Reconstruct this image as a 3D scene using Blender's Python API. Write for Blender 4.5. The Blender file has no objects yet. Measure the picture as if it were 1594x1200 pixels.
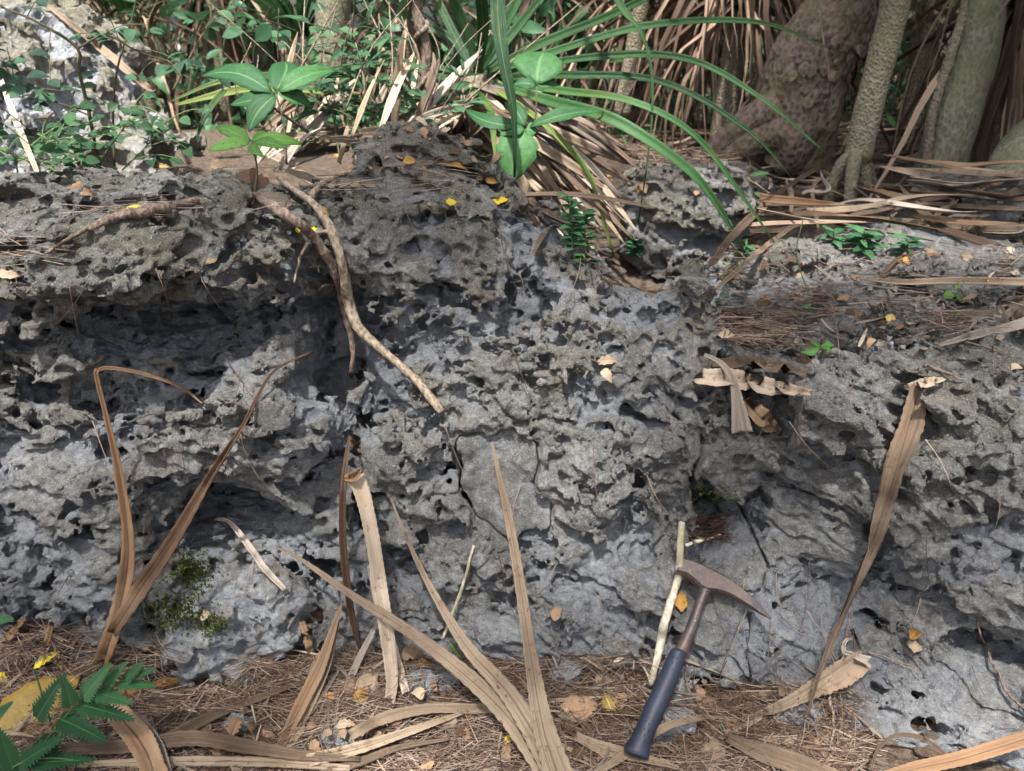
import bpy, math, random, time
import numpy as np
from mathutils import Vector, Matrix, noise as mnoise

C = bpy.context.scene.collection
SC = bpy.context.scene
R = math.radians
rng = np.random.default_rng(7)
random.seed(7)
T0 = time.time()

# ------------------------------------------------------------------ camera
PITCH = R(25.0); CAMZ = 1.0; FPX = 1227.0
cam_d = bpy.data.cameras.new('camera'); cam = bpy.data.objects.new('camera', cam_d); C.objects.link(cam)
cam.location = (0, 0, CAMZ); cam.rotation_euler = (math.pi/2 - PITCH, 0, 0)
cam_d.sensor_width = 36.0; cam_d.lens = 36.0*FPX/1594.0
cam_d.clip_start = 0.02; cam_d.clip_end = 300
cam_d.dof.use_dof = True; cam_d.dof.focus_distance = 1.27; cam_d.dof.aperture_fstop = 7.0
SC.camera = cam

# ------------------------------------------------------------------ sky and sun
SUN_EL, SUN_AZ = R(65), R(192)          # azimuth clockwise from +Y: high, behind the camera
w = bpy.data.worlds.new("World"); SC.world = w; w.use_nodes = True
wn = w.node_tree.nodes; wl = w.node_tree.links
sky = wn.new('ShaderNodeTexSky'); sky.sky_type = 'NISHITA'; sky.sun_disc = False
sky.sun_elevation = SUN_EL; sky.sun_rotation = SUN_AZ; sky.dust_density = 4.0; sky.ozone_density = .6
bg = wn['Background']; bg.inputs['Strength'].default_value = 0.11
hs = wn.new('ShaderNodeHueSaturation'); hs.inputs['Saturation'].default_value = .65      # thin cloud veils the blue
wl.new(sky.outputs['Color'], hs.inputs['Color']); wl.new(hs.outputs['Color'], bg.inputs['Color'])
sl = bpy.data.lights.new('sun', 'SUN'); sl.energy = 4.5; sl.angle = R(2.5); sl.color = (1.0, 0.975, 0.935)
so = bpy.data.objects.new('sun', sl); C.objects.link(so)
SUN_DIR = Vector((math.sin(SUN_AZ)*math.cos(SUN_EL), math.cos(SUN_AZ)*math.cos(SUN_EL), math.sin(SUN_EL)))  # towards the sun
so.rotation_euler = SUN_DIR.to_track_quat('Z', 'Y').to_euler()
SC.view_settings.view_transform = 'Standard'; SC.view_settings.look = 'None'
SC.view_settings.gamma = 1.0; SC.view_settings.use_curve_mapping = False
SC.view_settings.exposure = 1.55
SC.render.engine = 'CYCLES'
try:
    SC.cycles.use_denoising = True
    SC.cycles.max_bounces = 6; SC.cycles.diffuse_bounces = 3; SC.cycles.transmission_bounces = 3
    SC.cycles.transparent_max_bounces = 4; SC.cycles.caustics_reflective = False; SC.cycles.caustics_refractive = False
except Exception:
    pass

# ------------------------------------------------------------------ helpers: pixels of the survey -> metres
CP, SP = math.cos(PITCH), math.sin(PITCH)
def ray(px, py):
    a = (px - 797.0)/FPX; b = (600.0 - py)/FPX
    return np.array([a, CP + b*SP, -SP + b*CP])
def at(px, py, y):
    """world point on the sight line of (px,py) at distance y in front of the camera"""
    d = ray(px, py); t = y/d[1]
    return np.array([d[0]*t, y, CAMZ + d[2]*t])

def tag(o, label=None, cat=None, group=None, kind=None):
    if label: o['label'] = label
    if cat: o['category'] = cat
    if group: o['group'] = group
    if kind: o['kind'] = kind
    return o
def link(name, me, mat=None, parent=None):
    o = bpy.data.objects.new(name, me); C.objects.link(o)
    if mat is not None and not me.materials: me.materials.append(mat)
    if parent is not None: o.parent = parent
    return o
def empty(name, loc=(0, 0, 0)):
    o = bpy.data.objects.new(name, None); C.objects.link(o); o.location = loc; o.empty_display_size = .05
    return o
def np_mesh(name, v, quads=None, tris=None, smooth=True, uv=None):
    me = bpy.data.meshes.new(name)
    v = np.ascontiguousarray(v, np.float32)
    me.vertices.add(len(v)); me.vertices.foreach_set('co', v.ravel())
    q = np.zeros((0, 4), np.int32) if quads is None else np.asarray(quads, np.int32)
    t = np.zeros((0, 3), np.int32) if tris is None else np.asarray(tris, np.int32)
    nl = q.size + t.size; npoly = len(q) + len(t)
    me.loops.add(nl); me.polygons.add(npoly)
    li = np.concatenate([q.ravel(), t.ravel()]).astype(np.int32)
    me.loops.foreach_set('vertex_index', li)
    st = np.concatenate([np.arange(len(q))*4, q.size + np.arange(len(t))*3]).astype(np.int32)
    me.polygons.foreach_set('loop_start', st)
    me.polygons.foreach_set('use_smooth', np.full(npoly, smooth))
    if uv is not None:
        l = me.uv_layers.new(name='uv'); l.uv.foreach_set('vector', np.asarray(uv, np.float32)[li].ravel())
    me.update(calc_edges=True)
    return me

# ------------------------------------------------------------------ materials
class NT:
    def __init__(s, name):
        s.m = bpy.data.materials.new(name); s.m.use_nodes = True
        s.t = s.m.node_tree; s.t.nodes.clear()
        s.out = s.t.nodes.new('ShaderNodeOutputMaterial')
    def n(s, typ, ins=None, **kw):
        x = s.t.nodes.new(typ)
        for k, v in kw.items(): setattr(x, k, v)
        for k, v in (ins or {}).items():
            sock = x.inputs[k]
            if isinstance(v, bpy.types.NodeSocket): s.t.links.new(v, sock)
            else: sock.default_value = v
        return x
    def noise(s, vec, scale, detail=4, rough=.6, dist=0.0):
        return s.n('ShaderNodeTexNoise', {'Vector': vec, 'Scale': scale, 'Detail': detail, 'Roughness': rough, 'Distortion': dist}).outputs['Fac']
    def ramp(s, fac, stops, interp='LINEAR'):
        x = s.n('ShaderNodeValToRGB', {'Fac': fac}); cr = x.color_ramp; cr.interpolation = interp
        while len(cr.elements) < len(stops): cr.elements.new(.5)
        for e, (p, c) in zip(cr.elements, stops):
            e.position = p; e.color = (c, c, c, 1) if not isinstance(c, tuple) else (*c, 1)
        return x.outputs['Color']
    def mix(s, fac, a, b, blend='MIX'):
        x = s.n('ShaderNodeMix', data_type='RGBA', blend_type=blend, clamp_factor=True)
        for i, v in ((0, fac), (6, a), (7, b)):
            if isinstance(v, bpy.types.NodeSocket): s.t.links.new(v, x.inputs[i])
            else: x.inputs[i].default_value = (*v, 1) if isinstance(v, tuple) else v
        return x.outputs[2]
    def math(s, op, a, b=0.0):
        return s.n('ShaderNodeMath', {0: a, 1: b}, operation=op).outputs[0]
    def bump(s, h, dist, strength=1.0, normal=None):
        ins = {'Height': h, 'Distance': dist, 'Strength': strength}
        if normal is not None: ins['Normal'] = normal
        return s.n('ShaderNodeBump', ins).outputs['Normal']
    def bsdf(s, color, rough, normal=None, spec=.3, trans=None):
        ins = {'Base Color': color if isinstance(color, bpy.types.NodeSocket) else (*color, 1), 'Roughness': rough, 'Specular IOR Level': spec}
        if normal is not None: ins['Normal'] = normal
        b = s.n('ShaderNodeBsdfPrincipled', ins); sh = b.outputs[0]
        if trans is not None:
            ti = {'Color': color if isinstance(color, bpy.types.NodeSocket) else (*color, 1)}
            tr = s.n('ShaderNodeBsdfTranslucent', ti)
            mx = s.n('ShaderNodeMixShader', {0: trans, 1: sh, 2: tr.outputs[0]}); sh = mx.outputs[0]
        s.t.links.new(sh, s.out.inputs['Surface'])
        return b

def obj_coord(nt): return nt.n('ShaderNodeTexCoord').outputs['Object']

def rock_material(name, pale=0.0, brown=0.0, green=0.0):
    nt = NT(name); co = obj_coord(nt)
    hol = nt.n('ShaderNodeAttribute', attribute_name='hollow').outputs['Fac']
    n1 = nt.noise(co, 5.0, 5, .6); n2 = nt.noise(co, 23.0, 5, .65, .4); n3 = nt.noise(co, 90.0, 5, .7)
    fine = nt.noise(co, 420.0, 3, .75); fine2 = nt.noise(co, 210.0, 4, .8)
    k = 1.06 + pale
    grey = nt.ramp(n3, [(.30, (.13*k, .127*k, .118*k)), (.52, (.25*k, .246*k, .232*k)), (.72, (.45*k, .445*k, .43*k))])
    blue = nt.ramp(n3, [(.28, (.19*k, .20*k, .217*k)), (.7, (.43*k, .45*k, .485*k))])
    olive = nt.ramp(n3, [(.3, (.10*k, .092*k, .066*k)), (.7, (.27*k, .25*k, .19*k))])
    # pale blue-grey film in the hollows and in broad patches, olive crust on the proud tips
    hm = nt.math('ADD', nt.math('MULTIPLY', hol, .45), nt.math('MULTIPLY', nt.math('ADD', n1, n2), .5))
    zz = nt.math('SUBTRACT', nt.n('ShaderNodeSeparateXYZ', {0: co}).outputs[2], .45)      # olive crust gains towards the top, blue-grey film lower down
    hm = nt.math('SUBTRACT', hm, nt.math('MULTIPLY', zz, .20))
    bl = nt.ramp(hm, [(.52, 0.0), (.68, .9)])
    ol = nt.ramp(nt.math('ADD', nt.math('MULTIPLY', zz, .45), nt.math('SUBTRACT', nt.math('ADD', n1, nt.math('MULTIPLY', n2, .6)), nt.math('MULTIPLY', hol, .35))), [(.78, 0.0), (1.0, .9)])
    c = nt.mix(bl, grey, blue); c = nt.mix(ol, c, olive)
    # reddish-brown stains, dark algae, pale fresh patches, mineral grains
    st = nt.ramp(nt.noise(co, 9.0, 5, .65, .8), [(.56, 0.0), (.68, .5 + brown)])
    c = nt.mix(st, c, (.22*k, .17*k, .125*k))
    al = nt.ramp(nt.noise(co, 10.0, 7, .75, .4), [(.64, 0.0), (.72, .85)])
    c = nt.mix(al, c, (.045, .047, .040))
    wh = nt.ramp(nt.noise(co, 16.0, 7, .75, .3), [(.57, 0.0), (.66, .75)])
    c = nt.mix(wh, c, (.52, .52, .50))
    if green:
        gr = nt.ramp(nt.noise(co, 12.0, 5, .7), [(.52, 0.0), (.66, green)]); c = nt.mix(gr, c, (.075, .085, .028))
    sp = nt.ramp(fine, [(.57, 0.0), (.66, 1.0)]); c = nt.mix(nt.math('MULTIPLY', sp, .8), c, (.66, .64, .56))
    dk = nt.ramp(fine2, [(.30, 1.0), (.39, 0.0)]); c = nt.mix(nt.math('MULTIPLY', dk, .8), c, (.045, .043, .038))
    mid = nt.noise(co, 60.0, 9, .78)
    b0 = nt.bump(mid, .017, .9); b1 = nt.bump(n3, .010, .6, b0); b2 = nt.bump(fine2, .006, 1.0, b1); b3 = nt.bump(fine, .0026, .9, b2)
    nt.bsdf(c, .92, b3, .15)
    return nt.m

# ------------------------------------------------------------------ limestone: density fields carved and meshed
def bspline_mat(n, k, off):
    """n samples of a uniform cubic B-spline with one knot every k samples"""
    p = (np.arange(n) + off)/k; i = np.floor(p).astype(int); f = p - i
    m = int(i.max()) + 4
    W = np.zeros((n, m), np.float32); r_ = np.arange(n)
    W[r_, i] = (1-f)**3/6; W[r_, i+1] = (3*f**3 - 6*f*f + 4)/6
    W[r_, i+2] = (-3*f**3 + 3*f*f + 3*f + 1)/6; W[r_, i+3] = f**3/6
    return W
def noise3(shape, kx, ky, kz):
    Wx = bspline_mat(shape[0], kx, rng.random()*kx); Wy = bspline_mat(shape[1], ky, rng.random()*ky); Wz = bspline_mat(shape[2], kz, rng.random()*kz)
    L = (rng.random((Wx.shape[1], Wy.shape[1], Wz.shape[1]), dtype=np.float32)*2 - 1)*2.2
    L = np.tensordot(Wx, L, (1, 0)); L = np.matmul(Wy, L)          # x, then y
    return (L.reshape(-1, L.shape[2]) @ np.ascontiguousarray(Wz.T)).reshape(shape)      # then z -> (x, y, z)
def surface_nets(f, org, h):
    ins = f < 0
    cnt = np.zeros(tuple(s-1 for s in f.shape), np.int8)
    for a in (0, 1):
        for b in (0, 1):
            for c in (0, 1):
                cnt += ins[a:ins.shape[0]-1+a, b:ins.shape[1]-1+b, c:ins.shape[2]-1+c]
    act = (cnt > 0) & (cnt < 8); del cnt
    ix, iy, iz = np.nonzero(act)
    nv = len(ix); idx = np.full(act.shape, -1, np.int32); idx[act] = np.arange(nv, dtype=np.int32)
    corner = {(a, b, c): f[ix+a, iy+b, iz+c] for a in (0, 1) for b in (0, 1) for c in (0, 1)}
    acc = np.zeros((nv, 3), np.float32); num = np.zeros(nv, np.float32)
    for p in corner:
        for ax in range(3):
            if p[ax] == 0:
                q = list(p); q[ax] = 1; q = tuple(q)
                v0, v1 = corner[p], corner[q]; m = (v0 < 0) != (v1 < 0)
                t = np.where(m, v0/np.where(m, v0 - v1, 1), 0)
                for d in range(3):
                    acc[:, d] += np.where(m, (t if d == ax else p[d]), 0)
                num += m
    V = (np.stack([ix, iy, iz], 1) + acc/num[:, None])*h + np.array(org)
    quads = []
    def emit(ax):
        sl0 = [slice(None)]*3; sl1 = [slice(None)]*3; sl0[ax] = slice(0, -1); sl1[ax] = slice(1, None)
        a, b = ins[tuple(sl0)], ins[tuple(sl1)]
        o1, o2 = [d for d in range(3) if d != ax]
        e = np.array(np.nonzero(a != b)); s = a[tuple(e)]
        ok = (e[o1] > 0) & (e[o2] > 0) & (e[o1] < f.shape[o1]-1) & (e[o2] < f.shape[o2]-1)
        e = e[:, ok]; s = s[ok]
        def at_(d1, d2):
            g = e.copy(); g[o1] -= d1; g[o2] -= d2
            return idx[g[0], g[1], g[2]]
        q = np.stack([at_(1, 1), at_(0, 1), at_(0, 0), at_(1, 0)], 1)
        flip = ~s if ax != 1 else s
        q[flip] = q[flip][:, ::-1]
        quads.append(q)
    for ax in range(3): emit(ax)
    return V, np.concatenate(quads)
def keep_large(V, Q, frac=.05):
    """drop floating crumbs and sealed voids: connected components by label propagation"""
    n = len(V); lab = np.arange(n)
    E = np.concatenate([Q[:, [0, 1]], Q[:, [1, 2]], Q[:, [2, 3]]])
    for _ in range(60):
        m = np.minimum(lab[E[:, 0]], lab[E[:, 1]])
        new = lab.copy(); np.minimum.at(new, E[:, 0], m); np.minimum.at(new, E[:, 1], m)
        new = new[new]; new = new[new]
        # hook the roots so labels travel quickly
        np.minimum.at(new, lab, new); new = new[new]
        if (new == lab).all(): break
        lab = new
    cntr = np.bincount(lab, minlength=n); good = cntr[lab] > frac*cntr.max()
    keep = good[Q[:, 0]]; Q = Q[keep]
    ren = np.cumsum(good) - 1
    return V[good], ren[Q].astype(np.int32)

class Field:
    def __init__(s, lo, hi, h):
        s.lo = np.array(lo, float); s.h = h
        s.shape = tuple(int(round((b-a)/h)) + 1 for a, b in zip(lo, hi))
        s.X, s.Y, s.Z = [(s.lo[i] + np.arange(s.shape[i])*h).astype(np.float32) for i in range(3)]
    def first_y(s, f):
        ins = f < 0; j = ins.argmax(1); hit = ins.any(1); return j, hit
    def ellipsoid(s, f, c, r, tilt=0.0, yaw=0.0, nz=None, na=0.0, add=False):
        """carve (or add) a rough ellipsoid: r = radii in x, y, z; tilt turns it about y, yaw about z"""
        R_ = max(r)*1.12 + na*2
        i0 = np.maximum(((np.array(c) - R_ - s.lo)/s.h).astype(int), 0); i1 = np.minimum(((np.array(c) + R_ - s.lo)/s.h).astype(int) + 2, s.shape)
        if (i1 - i0 < 2).any(): return
        sl_ = tuple(slice(a, b) for a, b in zip(i0, i1))
        x = (s.X[sl_[0]] - c[0])[:, None, None]; y = (s.Y[sl_[1]] - c[1])[None, :, None]; z = (s.Z[sl_[2]] - c[2])[None, None, :]
        if yaw:
            cy, sy = math.cos(yaw), math.sin(yaw); x, y = x*cy + y*sy, y*cy - x*sy
        if tilt:
            ct, st = math.cos(tilt), math.sin(tilt); x, z = x*ct + z*st, z*ct - x*st
        q = np.sqrt((x/r[0])**2 + (y/r[1])**2 + (z/r[2])**2)
        v = (1 - q)*min(r)
        if nz is not None: v = v + na*nz[sl_]
        if add: np.minimum(f[sl_], -v, out=f[sl_])
        else: np.maximum(f[sl_], v, out=f[sl_])
    def sample(s, f, P):
        """trilinear"""
        q = (np.asarray(P) - s.lo)/s.h; q = np.clip(q, 0, np.array(s.shape) - 1.001); i = q.astype(int); d = (q - i).astype(np.float32)
        o = 0
        for a in (0, 1):
            for b in (0, 1):
                for c in (0, 1):
                    o = o + (d[:, 0] if a else 1-d[:, 0])*(d[:, 1] if b else 1-d[:, 1])*(d[:, 2] if c else 1-d[:, 2])*f[i[:, 0]+a, i[:, 1]+b, i[:, 2]+c]
        return o

def tps(ctrl, eval_a, eval_b, smooth=1e-4):
    """thin plate through (a, b, value) controls, on the outer grid eval_a x eval_b"""
    c = np.array(ctrl, float); n = len(c)
    def U(r2): return r2*np.log(r2 + 1e-12)
    D = ((c[:, None, :2] - c[None, :, :2])**2).sum(2)
    K = U(D) + smooth*np.eye(n); Pm = np.c_[np.ones(n), c[:, :2]]
    A = np.block([[K, Pm], [Pm.T, np.zeros((3, 3))]]); wgt = np.linalg.solve(A, np.r_[c[:, 2], 0, 0, 0])
    a, b = np.meshgrid(eval_a, eval_b, indexing='ij'); o = wgt[n] + wgt[n+1]*a + wgt[n+2]*b
    for k in range(n): o = o + wgt[k]*U((a - c[k, 0])**2 + (b - c[k, 1])**2)
    return o.astype(np.float32)

def rock_mesh(fld, f, env, name, mat, frac=.05, cull=None):
    V, Q = surface_nets(f, fld.lo, fld.h); V, Q = keep_large(V, Q, frac)
    if cull is not None:
        m = V[Q].mean(1); Q = Q[~cull(m)]; used = np.zeros(len(V), bool); used[Q.ravel()] = True; ren = np.cumsum(used) - 1; V = V[used]; Q = ren[Q].astype(np.int32)
    # drop the faces that look away from every standpoint before the rock (backs, undersides of buried parts)
    A_, B_, C_, D_ = V[Q[:, 0]], V[Q[:, 1]], V[Q[:, 2]], V[Q[:, 3]]; nf = np.cross(C_ - A_, D_ - B_); nf /= np.linalg.norm(nf, axis=1)[:, None] + 1e-12
    dirs = np.array([(x, -1.0, z) for x in (-1.1, -.5, 0, .5, 1.1) for z in (-.15, .3, .7, 1.2)]); dirs /= np.linalg.norm(dirs, axis=1)[:, None]
    Q = Q[(nf @ dirs.T).max(1) > -.06]; used = np.zeros(len(V), bool); used[Q.ravel()] = True; ren = np.cumsum(used) - 1; V = V[used]; Q = ren[Q].astype(np.int32)
    hol = np.clip(-fld.sample(env, V)/.045, 0, 1)
    me = np_mesh(name, V, Q, smooth=False)
    at_ = me.attributes.new('hollow', 'FLOAT', 'POINT'); at_.data.foreach_set('value', hol.astype(np.float32))
    me.materials.append(mat)
    return me

M_ROCK = rock_material('weathered_limestone')
M_ROCK_DRY = rock_material('dry_limestone', pale=.7, brown=.2)

def main_rock():
    G = Field((-1.04, .75, -.06), (1.04, 1.60, .86), .0043)
    # --- front face: (pixel, pixel, distance) survey points
    face = [(0, 340, 1.13), (250, 340, 1.13), (450, 340, 1.19), (600, 300, 1.26), (750, 320, 1.28), (860, 380, 1.28), (1000, 430, 1.26), (1090, 450, 1.26),
            (-150, 450, 1.10), (0, 450, 1.10), (120, 440, 1.10), (250, 470, 1.15), (380, 450, 1.11), (480, 460, 1.23), (600, 450, 1.20), (700, 450, 1.20), (880, 470, 1.20), (1000, 520, 1.215), (1080, 540, 1.20),
            (0, 600, 1.15), (120, 620, 1.12), (280, 590, 1.17), (430, 600, 1.13), (520, 600, 1.20), (640, 600, 1.16), (800, 600, 1.17), (950, 600, 1.15), (1050, 600, 1.16),
            (-150, 740, 1.08), (0, 740, 1.10), (200, 720, 1.08), (350, 700, 1.10), (480, 700, 1.08), (545, 720, 1.17), (640, 740, 1.11), (780, 740, 1.12), (930, 720, 1.10), (1050, 720, 1.12), (1150, 760, 1.15),
            (0, 830, 1.06), (130, 820, 1.05), (300, 820, 1.13), (400, 820, 1.14), (540, 850, 1.11), (650, 860, 1.10), (780, 870, 1.08), (950, 850, 1.05), (1060, 840, 1.10), (1150, 860, 1.07),
            (0, 920, 1.02), (150, 920, 1.00), (330, 930, 1.08), (500, 960, 1.06), (650, 960, 1.05), (800, 980, 1.02), (950, 960, 1.00), (1080, 970, 1.00), (1180, 950, .99),
            (0, 1010, 1.0), (200, 1010, 1.0), (500, 1040, 1.02), (700, 1050, 1.005), (900, 1060, .98), (1040, 1060, .975), (1150, 1050, .95),
            (1200, 600, 1.22), (1180, 690, 1.15), (1300, 590, 1.09), (1420, 580, 1.09), (1594, 570, 1.05), (1750, 580, 1.0), (1260, 640, 1.09), (1500, 650, 1.04), (1300, 720, 1.09), (1440, 720, 1.06), (1594, 700, 1.01),
            (1300, 820, 1.05), (1430, 800, 1.00), (1594, 800, .95), (1750, 800, .92), (1300, 920, 1.01), (1400, 900, .98), (1520, 920, .93), (1594, 950, .91),
            (1260, 1030, .95), (1400, 1020, .97), (1520, 1030, .94), (1594, 1060, .90), (1280, 1110, .90), (1420, 1130, .88), (1594, 1180, .83), (1750, 1100, .84)]
    ctrl = []
    for px, py, y in face:
        p = at(px, py, y); ctrl.append((p[0], p[2], p[1]))
    for x in (-1.1, -.5, 0, .5, 1.1): ctrl.append((x, -.15, .93)); ctrl.append((x, 1.0, 1.35))
    YF = tps(ctrl, G.X, G.Z)                                       # (x, z) -> y of the face
    top = [(-150, 340, 1.10), (0, 335, 1.13), (200, 335, 1.13), (400, 330, 1.15), (0, 265, 1.45), (150, 262, 1.45), (330, 258, 1.45), (480, 290, 1.45), (540, 275, 1.42),
           (600, 300, 1.25), (600, 235, 1.45), (690, 212, 1.47), (700, 300, 1.25), (760, 260, 1.43), (790, 300, 1.30), (830, 310, 1.36), (860, 360, 1.32), (930, 395, 1.32), (1000, 418, 1.30), (1045, 425, 1.30), (1095, 428, 1.28),
           (1112, 520, 1.24), (1125, 580, 1.22), (1160, 640, 1.20), (1215, 640, 1.20), (1255, 590, 1.15), (1300, 580, 1.12), (1420, 545, 1.17), (1440, 528, 1.2), (1500, 560, 1.12), (1594, 545, 1.12), (1594, 515, 1.22), (1750, 530, 1.1),
           (1300, 560, 1.25), (1180, 600, 1.32)]
    ctrl = []
    for px, py, y in top:
        p = at(px, py, y); ctrl.append((p[0], p[1], p[2]))
    ctrl += [(-1.1, 1.6, .74), (-.4, 1.6, .72), (-.1, 1.6, .74), (.3, 1.6, .46), (.1, 1.44, .66), (.2, 1.42, .55), (.3, 1.42, .49), (.38, 1.42, .46), (.2, 1.55, .47), (.07, 1.52, .59), (0, 1.52, .69), (.6, 1.6, .42), (1.1, 1.6, .42), (-1.1, .8, .72), (0, .8, .72), (.45, .8, .45), (1.1, .8, .5)]
    ZT = tps(ctrl, G.X, G.Y)
    YF = np.clip(YF + .006, .80, 1.42); ZT = np.clip(ZT - .030, .33, .80)
    a = YF[:, None, :] - G.Y[None, :, None]; b = G.Z[None, None, :] - ZT[:, :, None]
    k = .035; hh = np.clip(.5 + .5*(a-b)/k, 0, 1)
    env = b*(1-hh) + a*hh + k*hh*(1-hh)                             # smooth max
    np.maximum(env, G.Y[None, :, None] - 1.585, out=env)
    del a, b, hh
    f = env.copy()
    sh = G.shape; h = G.h
    # --- parts that stand proud: lips, knobs of the crest, the big lower right bulge
    def bulge(px, py, rw, rhh, dep, back=.5, tilt=0.0):
        d = ray(px, py); ts = np.arange(.8, 1.9, .004); P = np.array([0, 0, CAMZ]) + ts[:, None]*d; v = G.sample(env, P)
        kx = int((v < 0).argmax()) if (v < 0).any() else int(v.argmin()); p = P[kx]; m = ts[kx]/FPX
        G.ellipsoid(f, p + np.array([0, dep*back, 0]), (rw*m, dep, rhh*m), -R(tilt), 0, None, 0, True)
    for args in [(1335, 628, 92, 38, .06, .35, -6), (1520, 600, 110, 44, .06, .4, -4), (1500, 830, 130, 120, .09, .55, -10), (1440, 545, 34, 26, .05), (120, 425, 130, 36, .06, .5), (395, 420, 66, 74, .06, .5), (240, 365, 110, 26, .05, .5), (900, 425, 100, 44, .05, .5, -10),
                 (618, 258, 40, 30, .07), (700, 246, 38, 32, .07), (762, 282, 30, 26, .06), (180, 272, 50, 20, .05), (40, 280, 40, 20, .05), (330, 268, 36, 18, .05), (585, 262, 22, 24, .05), (640, 252, 26, 20, .05), (692, 236, 22, 20, .05), (735, 264, 22, 18, .05), (800, 318, 22, 20, .05), (838, 332, 16, 18, .04), (870, 370, 20, 18, .04), (1042, 428, 20, 20, .04), (1096, 430, 18, 22, .04), (1080, 500, 30, 60, .05), (985, 420, 26, 16, .04),
                 (380, 340, 50, 22, .05), (60, 290, 60, 22, .05), (280, 300, 40, 16, .04), (470, 680, 44, 30, .05), (300, 570, 60, 26, .04), (250, 690, 90, 40, .05), (420, 650, 60, 26, .05), (60, 800, 60, 34, .05), (780, 900, 110, 60, .04), (980, 900, 80, 60, .04), (1150, 720, 44, 30, .04), (1250, 700, 60, 30, .03)]: bulge(*args)
    def recess(px, py, rw, rhh, dep, tilt=0.0, fwd=.25):
        d = ray(px, py); ts = np.arange(.8, 1.9, .004); P = np.array([0, 0, CAMZ]) + ts[:, None]*d; v = G.sample(env, P)
        kx = int((v < 0).argmax()); p = P[kx]; m = ts[kx]/FPX
        G.ellipsoid(f, p + np.array([0, dep*fwd, 0]), (rw*m, dep, rhh*m), -R(tilt))
    for args in [(150, 520, 180, 56, .12, 4), (330, 530, 120, 56, .12, 0), (360, 800, 130, 44, .14, -4), (60, 500, 90, 50, .10), (1012, 428, 15, 26, .07), (508, 560, 28, 80, .11, 6), (536, 690, 22, 70, .10), (1115, 790, 66, 56, .11), (1160, 770, 40, 40, .10), (1490, 985, 120, 26, .10, -22), (650, 870, 50, 40, .06), (600, 640, 40, 60, .04), (830, 480, 40, 50, .04), (240, 840, 60, 30, .06)]: recess(*args)
    f += .024*noise3(sh, .15/h, .15/h, .10/h)
    f += .008*noise3(sh, .16/h, .12/h, .045/h)                       # bedding: long low shelves
    f += .016*noise3(sh, .055/h, .08/h, .10/h)                       # upright ribs
    f += .046*(np.abs(noise3(sh, .075/h, .06/h, .05/h)) - .33)       # fins and knife edges stand where the noise crosses nought
    n3 = noise3(sh, .05/h, .05/h, .035/h); f += .010*n3
    n4 = noise3(sh, .022/h, .022/h, .016/h); f += .0075*n4
    rt = (1/(1 + np.exp(-(G.X - .24)/.07)))[:, None, None].astype(np.float32)
    mk = np.clip(.42 + 1.3*noise3(sh, .13/h, .13/h, .09/h), .12, 1.15)*(1 - .55*rt)   # lumpy in places, plain in others
    f += .027*mk*(np.abs(noise3(sh, .028/h, .028/h, .02/h)) - .33)
    # overlapping flakes: each layer stands out to a ragged lower lip and is undercut below it; level at left, dipping to the right elsewhere
    dip = .62/(1 + np.exp(-(G.X + .05)/.12)); tiltx = (np.cumsum(dip)*h)[:, None, None].astype(np.float32)
    wv = noise3(sh, .10/h, .08/h, .07/h); wv2 = noise3(sh, .022/h, .03/h, .022/h)
    for thick, amp, m_ in ((.115, .022, .16), (.052, .013, .08), (.021, .007, .05)):
        s_ = (G.Z[None, None, :] + tiltx + .045*wv + .011*wv2 + .25*G.Y[None, :, None])/thick
        md = np.clip(.55 + 1.1*noise3(sh, m_/h, m_/h, m_*.7/h), 0, 1.25)
        f -= amp*md*(.62 - (s_ - np.floor(s_)))
    del wv, wv2, s_, md, mk
    nzr = .6*n3 + .8*n4
    del n3
    # --- cavities and joints seen in the photograph: (px, py, half width, half height in px, depth m, tilt)
    def cav(px, py, rw, rhh, dep, tilt=0.0, fwd=.3):
        i = int((at(px, py, 1.12)[0] - G.lo[0])/h)
        # find the surface along the sight line
        d = ray(px, py); ts = np.arange(.8, 1.9, .004); P = np.array([0, 0, CAMZ]) + ts[:, None]*d
        v = G.sample(env, P); kx = int((v < 0).argmax()); p = P[kx]; t = ts[kx]
        m = t/FPX
        c = p + np.array([0, dep*fwd, -dep*.08])
        G.ellipsoid(f, c, (rw*m, dep, rhh*m), -R(tilt), 0, nzr, .010)
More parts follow.
